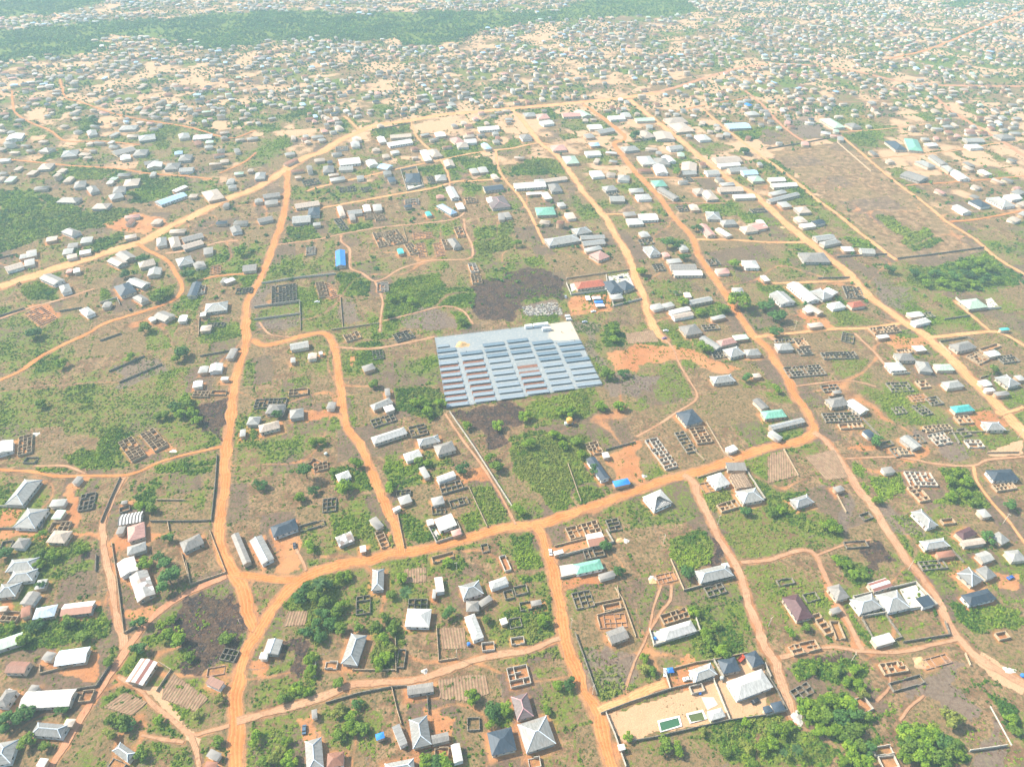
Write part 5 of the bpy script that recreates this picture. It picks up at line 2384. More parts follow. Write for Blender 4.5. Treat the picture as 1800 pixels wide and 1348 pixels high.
# ------------------------------------------------------------------ boundary walls
for t, q in rows(WALLS):
    v = [float(x) for x in q[1:]]
    P = [at(*tile(t, v[i], v[i + 1])) for i in range(0, len(v), 2)]
    mb = MB(); H = {'t': 1.5, 'v': 1.7, 'w': 2.0}[q[0]]
    for a, b in zip(P[:-1], P[1:]):
        d = b - a; n = max(1, int(d.length / 3.2))
        for k in range(n):
            p, e = a + d * k / n, a + d * (k + 1) / n
            bar(mb, p, e, .24, H * random.uniform(.93, 1.0), 0)
            mb.box((p.x, p.y, H / 2 + .05), (.36, .36, H + .1), math.atan2(d.y, d.x))
    o = mb.build('boundary_wall', M['r' + q[0]])
    L = sum((b - a).length for a, b in zip(P[:-1], P[1:]))
    m = P[len(P) // 2] if len(P) > 2 else (P[0] + P[1]) / 2
    nm = {'t': 'tan block', 'v': 'weathered block', 'w': 'pale rendered'}[q[0]]
    thing(o, f"{'short ' if L < 25 else 'long ' if L > 70 else ''}{nm} boundary wall", 'wall', 'boundary walls of the plots', *topx(m.x, m.y, 1))

# ------------------------------------------------------------------ foliage
def leaf_material(name, c1, c2):
    m, nt, p = newmat(name); b = NB(nt)
    a = b.sep(b.attr('tone')[0])
    c = b.mix(a[0], c1, c2)
    c = b.mix(1.0, c, b.mix(b.rand(), (0.82, 0.82, 0.82), (1.15, 1.15, 1.1)), 'MULTIPLY')
    b.put(p.inputs['Base Color'], c)
    p.inputs['Roughness'].default_value = .7; p.inputs['Specular IOR Level'].default_value = .15
    t = b.n('ShaderNodeBsdfTranslucent'); b.put(t.inputs[0], c)
    mx = b.n('ShaderNodeMixShader'); mx.inputs[0].default_value = .22
    nt.links.new(p.outputs[0], mx.inputs[1]); nt.links.new(t.outputs[0], mx.inputs[2])
    nt.links.new(mx.outputs[0], nt.nodes['Material Output'].inputs[0])
    return m
LEAF = {'d': leaf_material('dark_leaves', (0.036, 0.10, 0.026), (0.09, 0.185, 0.038)),
        'g': leaf_material('mid_green_leaves', (0.058, 0.125, 0.016), (0.165, 0.24, 0.028)),
        'b': leaf_material('bright_leaves', (0.08, 0.17, 0.012), (0.245, 0.335, 0.024)),
        'y': leaf_material('yellowish_leaves', (0.13, 0.165, 0.030), (0.25, 0.265, 0.050)),
        'p': leaf_material('palm_leaves', (0.035, 0.085, 0.024), (0.075, 0.135, 0.040))}

def leaf_quads(g, cen, rad_, n, size, squash=.8, hemi=False):
    """n leaf-clump quads spread through a blob"""
    d = g.normal(size=(n, 3)); d /= np.linalg.norm(d, axis=1, keepdims=True)
    if hemi: d[:, 2] = np.abs(d[:, 2])
    rr = rad_ * (.55 + .45 * g.random((n, 1)) ** .5)
    c = d * rr * np.array([1, 1, squash]) + cen
    nrm = d + g.normal(size=(n, 3)) * .45; nrm[:, 2] += .35; nrm /= np.linalg.norm(nrm, axis=1, keepdims=True)
    u = np.cross(nrm, g.normal(size=(n, 3))); u /= np.linalg.norm(u, axis=1, keepdims=True); w_ = np.cross(nrm, u)
    s = size * (.6 + .8 * g.random((n, 1)))
    asp = .55 + .35 * g.random((n, 1))
    q = np.stack([c - u * s - w_ * s * asp * .3, c + u * s * .25 - w_ * s * asp, c + u * s + w_ * s * asp * .2, c - u * s * .2 + w_ * s * asp], 1)
    return q, c

def crown_mesh(seed, kind, lobes, n_each, flatness):
    g = np.random.default_rng(seed); Q, T = [], []
    for k in range(lobes):
        a = g.random() * 6.283; rr = (0 if k == 0 else g.uniform(.35, .72))
        cen = np.array([math.cos(a) * rr, math.sin(a) * rr, g.uniform(-.25, .45) * flatness + (0.25 if k == 0 else 0)])
        q, c = leaf_quads(g, cen, g.uniform(.30, .52), n_each, .115, .85)
        Q.append(q); T.append(np.clip(g.uniform(.15, .85) + g.normal(size=len(q)) * .16, 0, 1))
    q = np.concatenate(Q); t = np.repeat(np.concatenate(T), 4)
    V = q.reshape(-1, 3); F = np.arange(len(V)).reshape(-1, 4)
    o = numesh('crown', V, F, LEAF[kind], {'tone': np.stack([t, t, t], 1)}); me = o.data; D.objects.remove(o); return me

def trunk_mesh(seed, h=1.0):
    r = random.Random(seed); mb = MB()
    bend = Vector((r.uniform(-.08, .08), r.uniform(-.08, .08), 0))
    top = Vector((0, 0, h)) + bend
    mb.tube([(0, 0, -.02), tuple(bend * .3 + Vector((0, 0, h * .35))), tuple(top * .75), tuple(top)], [.085, .062, .05, .035], 7)
    for i in range(4):
        a = i * 1.57 + r.uniform(-.4, .4)
        s = top * r.uniform(.55, .8)
        mb.tube([tuple(s), tuple(s + Vector((math.cos(a) * .22, math.sin(a) * .22, .22))), tuple(s + Vector((math.cos(a) * .42, math.sin(a) * .42, .50)))], [.036, .026, .012], 5)
    o = mb.build('trunk', M['bark']); me = o.data; D.objects.remove(o); return me

def palm_mesh(seed):
    g = np.random.default_rng(seed); V, F, T = [], [], []
    for k in range(17):
        a = 6.283 * k / 17 + g.uniform(-.15, .15); lift = g.uniform(.15, .75); ln = g.uniform(.85, 1.1)
        d = np.array([math.cos(a), math.sin(a)]); pn = np.array([-d[1], d[0]]); n0 = len(V)
        tone = g.random()
        for i in range(6):
            s = i / 5; rr = ln * s; z = lift * math.sin(s * 2.4) * .75 - .35 * s * s
            wd = .13 * math.sin(min(1, s * 1.15 + .12) * math.pi) + .012
            for sg, dz in ((-1, -.05), (0, 0), (1, -.05)):
                V.append((*(d * rr + pn * wd * sg), z + dz * (wd / .13))); T.append(tone)
        for i in range(5):
            b = n0 + i * 3; F += [(b, b + 1, b + 4, b + 3), (b + 1, b + 2, b + 5, b + 4)]
    t = np.array(T); o = numesh('crown', np.array(V), np.array(F), LEAF['p'], {'tone': np.stack([t, t, t], 1)}); me = o.data; D.objects.remove(o); return me

CROWNS = {k: [crown_mesh(100 * i + j, k, 8 + j % 3, 95, 1.0) for j in range(4)] for i, k in enumerate('dgby')}
CROWNS['p'] = [palm_mesh(s) for s in (1, 2)]
TRUNKS = [trunk_mesh(s) for s in range(4)]
KN = {'d': 'dark green', 'g': 'mid-green', 'b': 'bright green', 'y': 'yellow-green', 'p': 'feathery green'}
TSPOTS = []
def place_tree(px, py, R, kind, tall=False):
    """R crown radius in metres, (px, py) the crown's centre in the photo"""
    zc = R * (1.9 if tall else .85) + .3
    if kind == 'p': zc = R * 1.5 + 1
    p = at(px, py, zc)
    root = empty('palm_tree' if kind == 'p' else 'tree', (p.x, p.y, 0), random.uniform(0, 6.28))
    cr = link(D.objects.new('crown', random.choice(CROWNS[kind])), root)
    cr.location = (0, 0, zc); f = random.uniform(.66, .88)
    cr.scale = (R * 1.12, R * 1.12 * random.uniform(.85, 1.1), R * f)
    tr = link(D.objects.new('trunk', random.choice(TRUNKS)), root)
    th = max(zc * 1.0, 1.0); tr.scale = (max(R * .75, 1.2) if kind != 'p' else 2.2, max(R * .75, 1.2) if kind != 'p' else 2.2, th * (.95 if kind != 'p' else 1.0))
    size = 'small ' if R < 2.6 else 'large ' if R > 5.2 else ''
    thing(root, f"{size}{KN[kind]} {'palm' if kind == 'p' else 'round-crowned tree'}", 'palm' if kind == 'p' else 'tree', 'trees among the plots', px, py)
    TSPOTS.append((p.x, p.y, R))
TL = []
for t, q in rows(TREES):
    px, py = tile(t, float(q[0]), float(q[1]))
    R = float(q[2]) / TILE[t][2] / pxm(py)
    TL.append((-float(q[2]), px, py, min(max(R, 1.2), 11), q[3], len(q) > 4))
TL.sort()
for a in TL[:300]: place_tree(*a[1:])

# the bush layer: nobody could count it
def bush_templates(n, faces, seed):
    out = []
    g = np.random.default_rng(seed)
    for i in range(n):
        parts = []
        for k in range(3):
            cen = np.array([g.uniform(-.5, .5), g.uniform(-.5, .5), g.uniform(.05, .35)])
            q, _ = leaf_quads(g, cen, g.uniform(.4, .6), faces // 3, .30, .9, True); parts.append(q)
        out.append(np.concatenate(parts).reshape(-1, 3))
    return np.array(out)

def scatter(name, cell, ymin, ymax, fn, sizes, faces, mat, seed, tall=.8):
    g = np.random.default_rng(seed)
    ys = np.arange(ymin, ymax, cell)
    pts = []
    for y in ys:
        hw_ = (y * cP + CAM_H * sP) * .80 + 15
        xs = np.arange(-hw_, hw_, cell)
        pts.append(np.stack([xs, np.full_like(xs, y)], 1))
    P = np.concatenate(pts) + g.uniform(-.5, .5, (sum(map(len, pts)), 2)) * cell
    pr, sc = fn(P[:, 0], P[:, 1], g)
    blocked = sample(occ, P[:, 0], P[:, 1]) | sample(onroad, P[:, 0], P[:, 1])
    keep = (g.random(len(P)) < pr) & ~blocked
    P, sc = P[keep], sc[keep]
    n = len(P)
    T = bush_templates(8, faces, seed + 1); nv = T.shape[1]
    V = T[g.integers(0, 8, n)]
    a = g.random(n) * 6.283; cs, sn = np.cos(a)[:, None], np.sin(a)[:, None]
    s = (sc * g.uniform(sizes[0], sizes[1], n))[:, None]
    X = (V[:, :, 0] * cs - V[:, :, 1] * sn) * s + P[:, :1]; Y = (V[:, :, 0] * sn + V[:, :, 1] * cs) * s + P[:, 1:]
    Z = V[:, :, 2] * s * tall
    VV = np.stack([X, Y, Z], 2).reshape(-1, 3)
    big = fbm(P[:, 0], P[:, 1], 26, 21, 3)
    tone = np.clip((big - .5) * 2.4 + .45 + g.normal(size=n) * .22, 0, 1)
    tv = np.clip(np.repeat(tone, nv) + np.repeat(g.normal(size=n * nv // 4) * .12, 4), 0, 1)
    hue = np.repeat(np.clip(fbm(P[:, 0], P[:, 1], 60, 31, 2) + g.normal(size=n) * .12, 0, 1), nv)
    o = numesh(name, VV, np.arange(len(VV)).reshape(-1, 4), mat, {'tone': np.stack([tv, hue, tv], 1)}, kind='stuff')
    print(name, n)
    return o

def bush_material(name, dark, light, dryc, dry_amt):
    m, nt, p = newmat(name); b = NB(nt)
    a = b.sep(b.attr('tone')[0])
    c = b.mix(a[0], dark, light)
    c = b.mix(b.math('MULTIPLY', b.step(a[1], .5, .75), dry_amt), c, dryc)
    b.put(p.inputs['Base Color'], c); p.inputs['Roughness'].default_value = .8; p.inputs['Specular IOR Level'].default_value = .1
    t = b.n('ShaderNodeBsdfTranslucent'); b.put(t.inputs[0], c)
    mx = b.n('ShaderNodeMixShader'); mx.inputs[0].default_value = .18
    nt.links.new(p.outputs[0], mx.inputs[1]); nt.links.new(t.outputs[0], mx.inputs[2]); nt.links.new(mx.outputs[0], nt.nodes['Material Output'].inputs[0])
    return m
BM = bush_material('shrub_leaves', (0.042, 0.105, 0.013), (0.205, 0.290, 0.024), (0.23, 0.225, 0.055), .6)
DM = bush_material('dry_grass_tufts', (0.095, 0.10, 0.035), (0.19, 0.175, 0.07), (0.24, 0.18, 0.09), .9)
KM = bush_material('scorched_brush', (0.06, 0.038, 0.028), (0.21, 0.11, 0.06), (0.03, 0.028, 0.028), .6)

def f_green(x, y, g):
    gr = sample(L_['green'], x, y); n = fbm(x, y, 7, 41, 3)
    dense = np.clip((gr - .50) * 2.6, 0, 1)
    pr = np.clip(gr * 1.15 + (n - .5) * 2.5 - .08, 0, 1) * (.5 + .5 * dense) + .02
    pr *= 1 - .75 * sample(L_['burn'], x, y); pr *= 1 - .98 * np.clip(sample(L_['sand'], x, y) * 1.2, 0, 1); pr *= 1 - .7 * np.clip(sample(L_['soil'], x, y) * 1.2 - .2, 0, 1)
    return pr, .65 + .75 * dense
scatter('shrubs', 1.45, 95, 560, f_green, (.55, 1.35), 21, BM, 3)
scatter('shrubs', 2.6, 560, 1050, lambda x, y, g: (lambda a: (a[0], a[1] * 1.35))(f_green(x, y, g)), (.8, 1.7), 18, BM, 4)

def f_dry(x, y, g):
    gr = sample(L_['green'], x, y); n = fbm(x, y, 6, 51, 3)
    pr = np.clip((n - .46) * 2.6, 0, .7) * (1 - sample(L_['soil'], x, y)) * (1 - sample(L_['burn'], x, y)) * (1 - sample(L_['bare'], x, y) * .6)
    return pr, np.full(len(x), .55)
scatter('dry_grass', 1.7, 95, 560, f_dry, (.4, 1.0), 12, DM, 5, .55)
scatter('scorched_brush', 1.5, 110, 560, lambda x, y, g: (np.clip(sample(L_['burn'], x, y) * .75 + sample(L_['grey'], x, y) * np.clip((fbm(x, y, 8, 61, 2) - .42) * 1.6, 0, .5), 0, .8), np.full(len(x), .7)), (.5, 1.1), 12, KM, 6, .7)

# ------------------------------------------------------------------ the far town and its woods, seen as a mass
FM = bush_material('far_woodland_leaves', (0.034, 0.115, 0.030), (0.125, 0.235, 0.045), (0.14, 0.17, 0.06), .4)
def f_far(x, y, g):
    fo = sample(L_['forest'], x, y) * np.where(x > 100, .55, 1.0); n = fbm(x, y, 40, 71, 3)
    return np.clip(fo * np.clip(.55 + (fbm(x, y, 55, 75, 3) - .4) * 3, .25, 1) + (1 - fo) * np.clip((n - .28) * 1.9, 0, .65), 0, 1), .6 + .4 * fo
scatter('far_woodland', 6.4, 1000, 2150, f_far, (3.2, 5.2), 21, FM, 8, 1.0)
def f_midtrees(x, y, g):
    gr = sample(L_['green'], x, y); n = fbm(x, y, 30, 81, 3)
    return np.clip((n - .38) * .9, 0, .36) * (1 - .8 * sample(L_['bare'], x, y)) * (1 - sample(L_['sand'], x, y)), np.full(len(x), 1.0)
scatter('far_tree_crowns', 7.0, 500, 1000, f_midtrees, (1.5, 3.4), 24, FM, 9, 1.15)

def town_material():
    m, nt, p = newmat('far_town_surfaces'); b = NB(nt)
    b.put(p.inputs['Base Color'], b.attr('tone')[0]); p.inputs['Roughness'].default_value = .7; p.inputs['Specular IOR Level'].default_value = .25
    return m
def far_town():
    g = np.random.default_rng(12); V, F, Cc = [], [], []
    def add(cx, cy, ang, L, W, form, rc, wc, ze=3.0):
        cs, sn = math.cos(ang), math.sin(ang); n = len(V)
        hl, hw = L / 2, W / 2; rise = (.25 if form == 'hip' else .16) * W + .2; r = max(hl - hw, 0) if form == 'hip' else hl
        pts = [(-hl, -hw, 0), (hl, -hw, 0), (hl, hw, 0), (-hl, hw, 0), (-hl, -hw, ze), (hl, -hw, ze), (hl, hw, ze), (-hl, hw, ze)]
        e = .4; top = [(-hl - e, -hw - e, ze), (hl + e, -hw - e, ze), (hl + e, hw + e, ze), (-hl - e, hw + e, ze), (-r, 0, ze + rise), (r, 0, ze + rise)]
        for x, y, z in pts: V.append((cx + x * cs - y * sn, cy + x * sn + y * cs, z)); Cc.append(wc)
        for x, y, z in top: V.append((cx + x * cs - y * sn, cy + x * sn + y * cs, z)); Cc.append(rc)
        for q in ((0, 1, 5, 4), (1, 2, 6, 5), (2, 3, 7, 6), (3, 0, 4, 7), (8, 9, 13, 12), (10, 11, 12, 13), (9, 10, 13, 13), (11, 8, 12, 12)):
            F.append([n + i for i in q])
    pal = [[x * .80 for x in ROOFCOL[c][0]] for c in 'wlllllGeeeeeeeccccccccccrrrrppdnB']
    wal = [(0.56, 0.44, 0.32), (0.48, 0.37, 0.27), (0.62, 0.55, 0.46), (0.46, 0.30, 0.19)]
    for h in HL[300:]:
        add(h['c'].x, h['c'].y, h['ang'], h['L'] - .8, h['W'] - .8, 'hip' if h['form'] == 'hip' else 'gable', ROOFCOL[h['col']][0], wal[int(g.integers(4))])
    occ2 = occ.copy()
    for y in np.arange(640, 2150, 13.0):
        hw_ = (y * cP + CAM_H * sP) * .80
        for x in np.arange(-hw_, hw_, 15.0):
            X, Y = x + g.uniform(-6, 6), y + g.uniform(-5, 5)
            i, j = int(Y - RY0), int(X - RX0)
            if not (12 < i < RH - 12 and 12 < j < RW - 12): continue
            dens = .16 if Y < 760 else .5 if Y < 900 else .82
            dens *= np.clip(vnoise(np.float32(X), np.float32(Y), 70, 15) * 1.9 - .12, 0, 1.15)
            if L_['burn'][i, j] > .2 or L_['forest'][i, j] > .3 or L_['bare'][i, j] > .6 or (L_['green'][i, j] > .72 and Y < 1000) or L_['sand'][i, j] > .5: dens *= 0
            if g.random() > dens or roadd[i, j] < 5.5: continue
            L, W = g.uniform(6.5, 15), g.uniform(5, 9)
            if Y > 950: L, W = L * .82, W * .85
            if occ2[i - 6:i + 7, j - 6:j + 7].any(): continue
            occ2[i - 3:i + 4, j - 4:j + 5] = True
            base = rad(10) + (vnoise(np.float32(X), np.float32(Y), 220, 18) - .5) * 1.3
            ang = base + (math.pi / 2 if g.random() < .4 else 0) + g.normal() * .08
            k = g.uniform(.8, 1.1); rc = [min(.8, c * k) for c in pal[int(g.integers(len(pal)))]]
            add(X, Y, ang, L, W, 'hip' if g.random() < .55 else 'gable', rc, wal[int(g.integers(4))], g.choice([3.0, 3.0, 3.2, 5.8], p=[.5, .3, .14, .06]))
    print('far houses', len(F) // 8)
    numesh('far_town', np.array(V), np.array(F), town_material(), {'tone': np.array(Cc)}, kind='stuff')
far_town()

# ------------------------------------------------------------------ the solar farm
def fuv(u, v):
    """u along the farm's width (left to right), v from the far edge (0) to the near edge (1)"""
    TL_, TR, BR, BL = FARM
    return (TL_ * (1 - u) + TR * u) * (1 - v) + (BL * (1 - u) + BR * u) * v
def slab_material():
    m, nt, p = newmat('pale_blue_grey_ground_sheet'); b = NB(nt); v = b.obj()
    n1, n2 = b.noise(v, .07, 4, .6), b.noise(v, .6, 4, .6)
    a = b.sep(b.attr('tone')[0])
    c = b.mix(n1, (0.195, 0.225, 0.24), (0.255, 0.275, 0.275))
    c = b.mix(b.math('MULTIPLY', b.step(n2, .5, .7), .4), c, (0.47, 0.43, 0.37))
    c = b.mix(b.step(b.math('ADD', a[0], b.math('MULTIPLY', b.math('SUBTRACT', n1, .5), .8)), .45, .65), c, (0.50, 0.41, 0.30))
    b.put(p.inputs['Base Color'], c); p.inputs['Roughness'].default_value = .7; p.inputs['Specular IOR Level'].default_value = .2
    return m
nu = nv_ = 28
V = np.array([(*fuv(i / (nu - 1), j / (nv_ - 1)), .35) for j in range(nv_) for i in range(nu)])
Tn = np.array([[max(0, min(1, (i / (nu - 1) - .72) * 6)) * max(0, min(1, (.34 - j / (nv_ - 1)) * 12))] * 3 for j in range(nv_) for i in range(nu)])
i0 = (np.arange(nv_ - 1)[:, None] * nu + np.arange(nu - 1)[None, :]).ravel()
numesh('solar_farm_yard', V, np.stack([i0, i0 + nu, i0 + nu + 1, i0 + 1], 1), slab_material(), {'tone': Tn}, kind='structure')
def inv_farm(x, y):
    """survey point in the farm tile -> (u, v)"""
    p = at(*tile('P', x, y), .35).xy
    lo = np.array([.5, .5])
    for _ in range(12):
        q = fuv(*lo); du = (fuv(lo[0] + .001, lo[1]) - q) / .001; dv = (fuv(lo[0], lo[1] + .001) - q) / .001
        r = p - q; det = du.x * dv.y - du.y * dv.x
        lo = lo + np.array([(r.x * dv.y - r.y * dv.x) / det, (du.x * r.y - du.y * r.x) / det])
    return lo
def panel_material(name, c1, c2, frame):
    m, nt, p = newmat(name); b = NB(nt); v = b.obj()
    sx = b.n('ShaderNodeSeparateXYZ'); b.put(sx.inputs[0], v)
    fx = b.math('FRACT', b.math('MULTIPLY', sx.outputs[0], 1 / 1.1)); fy = b.math('FRACT', b.math('MULTIPLY', sx.outputs[1], 1 / 2.0))
    g = b.math('MAXIMUM', b.step(fx, .90, .94), b.step(fy, .94, .97))
    c = b.mix(b.noise(v, .5, 3), c1, c2); c = b.mix(b.math('MULTIPLY', g, .7), c, frame)
    b.put(p.inputs['Base Color'], c); p.inputs['Roughness'].default_value = .22; p.inputs['Specular IOR Level'].default_value = .5
    return m
PM = {'dark': panel_material('dark_solar_panel', (0.075, 0.115, 0.15), (0.12, 0.165, 0.20), (0.26, 0.31, 0.35)),
      'pale': panel_material('painted_sky_sheen_solar_panel', (0.165, 0.205, 0.235), (0.215, 0.25, 0.275), (0.27, 0.31, 0.33))}  # bright sky reflection put into the base colour; the glass itself is dark
ROWS = []
def seq(xa0, xb0, y0, xa1, xb1, y1, n, kind):
    for k in range(n):
        f = k / max(1, n - 1)
        ROWS.append((xa0 + (xa1 - xa0) * f, xb0 + (xb1 - xb0) * f, y0 + (y1 - y0) * f, kind))
COLS = []
def column(*seqs):
    st = len(ROWS)
    for s_ in seqs: seq(*s_)
    COLS.append(ROWS[st:])
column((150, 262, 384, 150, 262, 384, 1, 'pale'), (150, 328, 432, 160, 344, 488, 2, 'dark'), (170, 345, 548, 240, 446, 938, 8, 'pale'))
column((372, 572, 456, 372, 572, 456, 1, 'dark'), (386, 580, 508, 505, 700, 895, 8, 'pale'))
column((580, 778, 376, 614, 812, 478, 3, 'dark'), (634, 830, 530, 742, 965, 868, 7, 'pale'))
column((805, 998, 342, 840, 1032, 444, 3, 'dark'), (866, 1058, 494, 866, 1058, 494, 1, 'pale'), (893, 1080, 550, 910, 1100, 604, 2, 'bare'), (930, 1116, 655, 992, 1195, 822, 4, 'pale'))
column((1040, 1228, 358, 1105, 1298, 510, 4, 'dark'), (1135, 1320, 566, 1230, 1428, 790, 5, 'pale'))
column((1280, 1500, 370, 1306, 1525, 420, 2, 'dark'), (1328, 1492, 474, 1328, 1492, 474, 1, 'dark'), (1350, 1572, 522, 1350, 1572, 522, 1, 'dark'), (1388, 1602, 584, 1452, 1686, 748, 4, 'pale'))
COLN = ['first', 'second', 'third', 'fourth', 'fifth', 'sixth']
def solar_table(xa, xb, y, kind, label):
    a = fuv(*inv_farm(xa, y)); b_ = fuv(*inv_farm(xb, y - (xb - xa) * .118))
    d = b_ - a; L = d.length; ang = math.atan2(d.y, d.x); u = d.normalized(); n = Vector((-u.y, u.x))
    DP = 4.9 if kind == 'dark' else 4.4; tilt = rad(8)
    c = (a + b_) / 2 + n * (DP / 2)
    root = empty('solar_table', (c.x, c.y, .35), ang)
    zc = .70
    hi, lo = zc + math.sin(tilt) * DP / 2, zc - math.sin(tilt) * DP / 2
    hy = math.cos(tilt) * DP / 2
    mb = MB()
    for x in np.linspace(-L / 2 + .6, L / 2 - .6, max(3, int(L / 4))):
        for yy, z in ((-hy * .7, hi - .35), (hy * .7, lo + .05)): mb.box((x, yy, (z - .0) / 2), (.10, .10, z))
    for yy, z in ((-hy * .7, hi - .22), (hy * .7, lo + .10)): mb.box((0, yy, z), (L, .08, .10))
    for x in np.linspace(-L / 2 + .05, L / 2 - .05, max(5, int(L / 1.6))): mb.tube([(x, -hy, hi - .07), (x, hy, lo - .07)], [.05, .05], 4)
    mb.build('support_frame', M['steel'], root)
    if kind != 'bare':
        mb = MB(); th_ = .05
        p = [(-L / 2, -hy, hi), (L / 2, -hy, hi), (L / 2, hy, lo), (-L / 2, hy, lo)]
        mb.quad(p)
        pl = [(x, y_, z - th_) for x, y_, z in p]; mb.quad(pl[::-1])
        for i in range(4): mb.quad((pl[i], pl[(i + 1) % 4], p[(i + 1) % 4], p[i]))
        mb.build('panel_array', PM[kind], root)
    px, py = tile('P', (xa + xb) / 2, y)
    thing(root, '', 'solar panel', 'rows of solar panels', px, py, label)
    return c, ang, L
ORD = ['', 'first', 'second', 'third', 'fourth', 'fifth', 'sixth', 'seventh', 'eighth', 'ninth', 'tenth', 'eleventh', 'twelfth']
SOILB = []
for ci, rws in enumerate(COLS):
    for k, (xa, xb, y, kind) in enumerate(rws):
        lab = {'dark': 'dark solar panel row', 'pale': 'solar panel row with painted sky reflection', 'bare': 'empty solar rack without panels'}[kind]
        c, ang, L = solar_table(xa, xb, y, kind, f"{lab}, {ORD[k + 1]} from the containers in the {COLN[ci]} column")
        if k < len(rws) - 1 and ((ci == 0 and k >= 3) or (ci == 1 and k >= 1) or (ci == 3 and k >= 4)): SOILB.append((c, ang, L))
bedm = flat('raked_red_earth', (0.19, 0.085, 0.052), .95, .3, .5)
for c, ang, L in SOILB:
    mb = MB(); n = Vector((math.sin(ang), -math.cos(ang)))
    cc = c + n * 4.1
    mb.box((0, 0, 0), (L, 3.6, .10)); o = mb.build('earth_bed', bedm); o.location = (cc.x, cc.y, .345); o.rotation_euler = (0, 0, ang); o['kind'] = 'structure'

# wire fence round the farm: posts and three rails
mb = MB()
for a, b_ in zip(FARM, FARM[1:] + FARM[:1]):
    d = b_ - a; n = int(d.length / 3.5)
    for k in range(n):
        p = a + d * k / n; mb.box((p.x, p.y, 1.0), (.09, .09, 2.0))
    for z in (.6, 1.2, 1.9): bar(mb, a, b_, .035, .035, z)
thing(mb.build('wire_fence', M['steel']), '', 'fence', None, *topx(*FARM[0], 1), 'grey steel wire fence on posts all round the solar farm')

# shipping containers, sand heap, boxes
def container(px, py, L, rz, label, H=2.7, W=2.5):
    p = at(px, py, H / 2)
    root = empty('container', (p.x, p.y, .36), rz)
    mb = MB(); mb.box((0, 0, H / 2), (L, W, H))
    for x in np.arange(-L / 2 + .3, L / 2 - .1, .55):
        for s_ in (-1, 1): mb.box((x, s_ * (W / 2 + .03), H / 2), (.22, .06, H - .3))
        mb.box((x, 0, H + .025), (.22, W - .3, .05))
    for x in (-1, 1):
        for y in (-1, 1): mb.box((x * (L / 2 - .03), y * (W / 2 - .02), H / 2), (.16, .16, H + .06))
    mb.build('body', M['container'], root)
    for s_ in (-1, 1):
        mb = MB(); mb.box((L / 2 + .03, s_ * W / 4, H / 2), (.05, W / 2 - .1, H - .25)); mb.box((L / 2 + .08, s_ * .25, H / 2), (.05, .06, H - .3), 0, 1)
        mb.build('door', [M['container'], M['gap']], root)
    thing(root, '', 'container', 'white containers at the solar farm', px, py, label)
q = tile('P', 1002, 182); container(*q, 6.1, rad(11), 'short white container at the far edge, farthest from the vans')
q = tile('P', 1115, 168); container(*q, 12.2, rad(11), 'long white container behind the two short ones')
q = tile('P', 1168, 205); container(*q, 7.2, rad(11), 'short white container standing in front of the long one')

def heap(px, py, rx, ry, h, mat, label, cat='heap'):
    p = at(px, py); g = np.random.default_rng(int(px)); V, F = [], []
    n, k = 9, 22
    for i in range(n):
        rr = i / (n - 1)
        for j in range(k):
            a = 6.283 * j / k; w_ = 1 + .18 * math.sin(3 * a + px) + .1 * math.sin(7 * a)
            V.append((rr * rx * w_ * math.cos(a), rr * ry * w_ * math.sin(a), h * (math.cos(rr * math.pi) * .5 + .5) * g.uniform(.8, 1.05) + .02))
    for i in range(n - 1):
        for j in range(k): F.append((i * k + j, (i + 1) * k + j, (i + 1) * k + (j + 1) % k, i * k + (j + 1) % k))
    o = pymesh('heap', V, F, mat, None, None, True); o.location = (p.x, p.y, .36 if 'solar' in label else 0)
    thing(o, '', cat, None, px, py, label)
q = tile('P', 385, 352); heap(*q, 5.5, 4.2, 2.0, M['sand'], 'yellow sand heap on the solar farm yard', 'sand heap')
heap(*tile('C1', 1148, 695), 1.6, 1.4, .9, M['gravel'], 'white gravel heap beside the bottom dirt road', 'gravel heap')
heap(*tile('C2', 955, 75), 2.0, 2.6, .9, M['sand'], 'pale sand heap by the low reddish block shell', 'sand heap')
heap(*tile('B2', 735, 965), 2.4, 1.7, .8, M['sand'], 'orange sand heap near the rust-roofed house', 'sand heap')
heap(*tile('B2', 778, 970), 1.6, 1.7, .7, M['gravel'], 'grey gravel heap beside the orange sand heap', 'gravel heap')
heap(*tile('B2', 900, 530), 1.7, 1.5, .8, M['gravel'], 'grey gravel heap in the yard of the long dark hall', 'gravel heap')
heap(*tile('C3', 1640, 690), 3.2, 1.8, .7, M['gravel'], 'white gravel heap by the footpath at the lower right', 'gravel heap')
heap(*tile('C3', 1040, 630), 3.0, 2.4, 1.3, M['sand'], 'orange sand heap against the pink block shell', 'sand heap')
heap(*tile('A3', 100, 1), 2.4, 2, .9, M['sand'], 'sand heap beside the pale upper road', 'sand heap')
heap(*tile('B0', 240, 245), 3, 2, .6, M['gravel'], 'pink-white gravel heap beside the tan shell by the left edge', 'gravel heap')
heap(*tile('B0', 1180, 360), 2.4, 1.4, .6, M['gravel'], 'grey gravel heap below the twin long shells', 'gravel heap')
heap(*tile('C3', 195, 1010), 2.8, 3.6, .8, M['gravel'], 'white rubble heap at the end of the side road', 'rubble heap')
heap(*tile('B2', 955, 1225), 2.2, 1.6, .8, M['gravel'], 'white gravel heap below the brown shell', 'gravel heap')

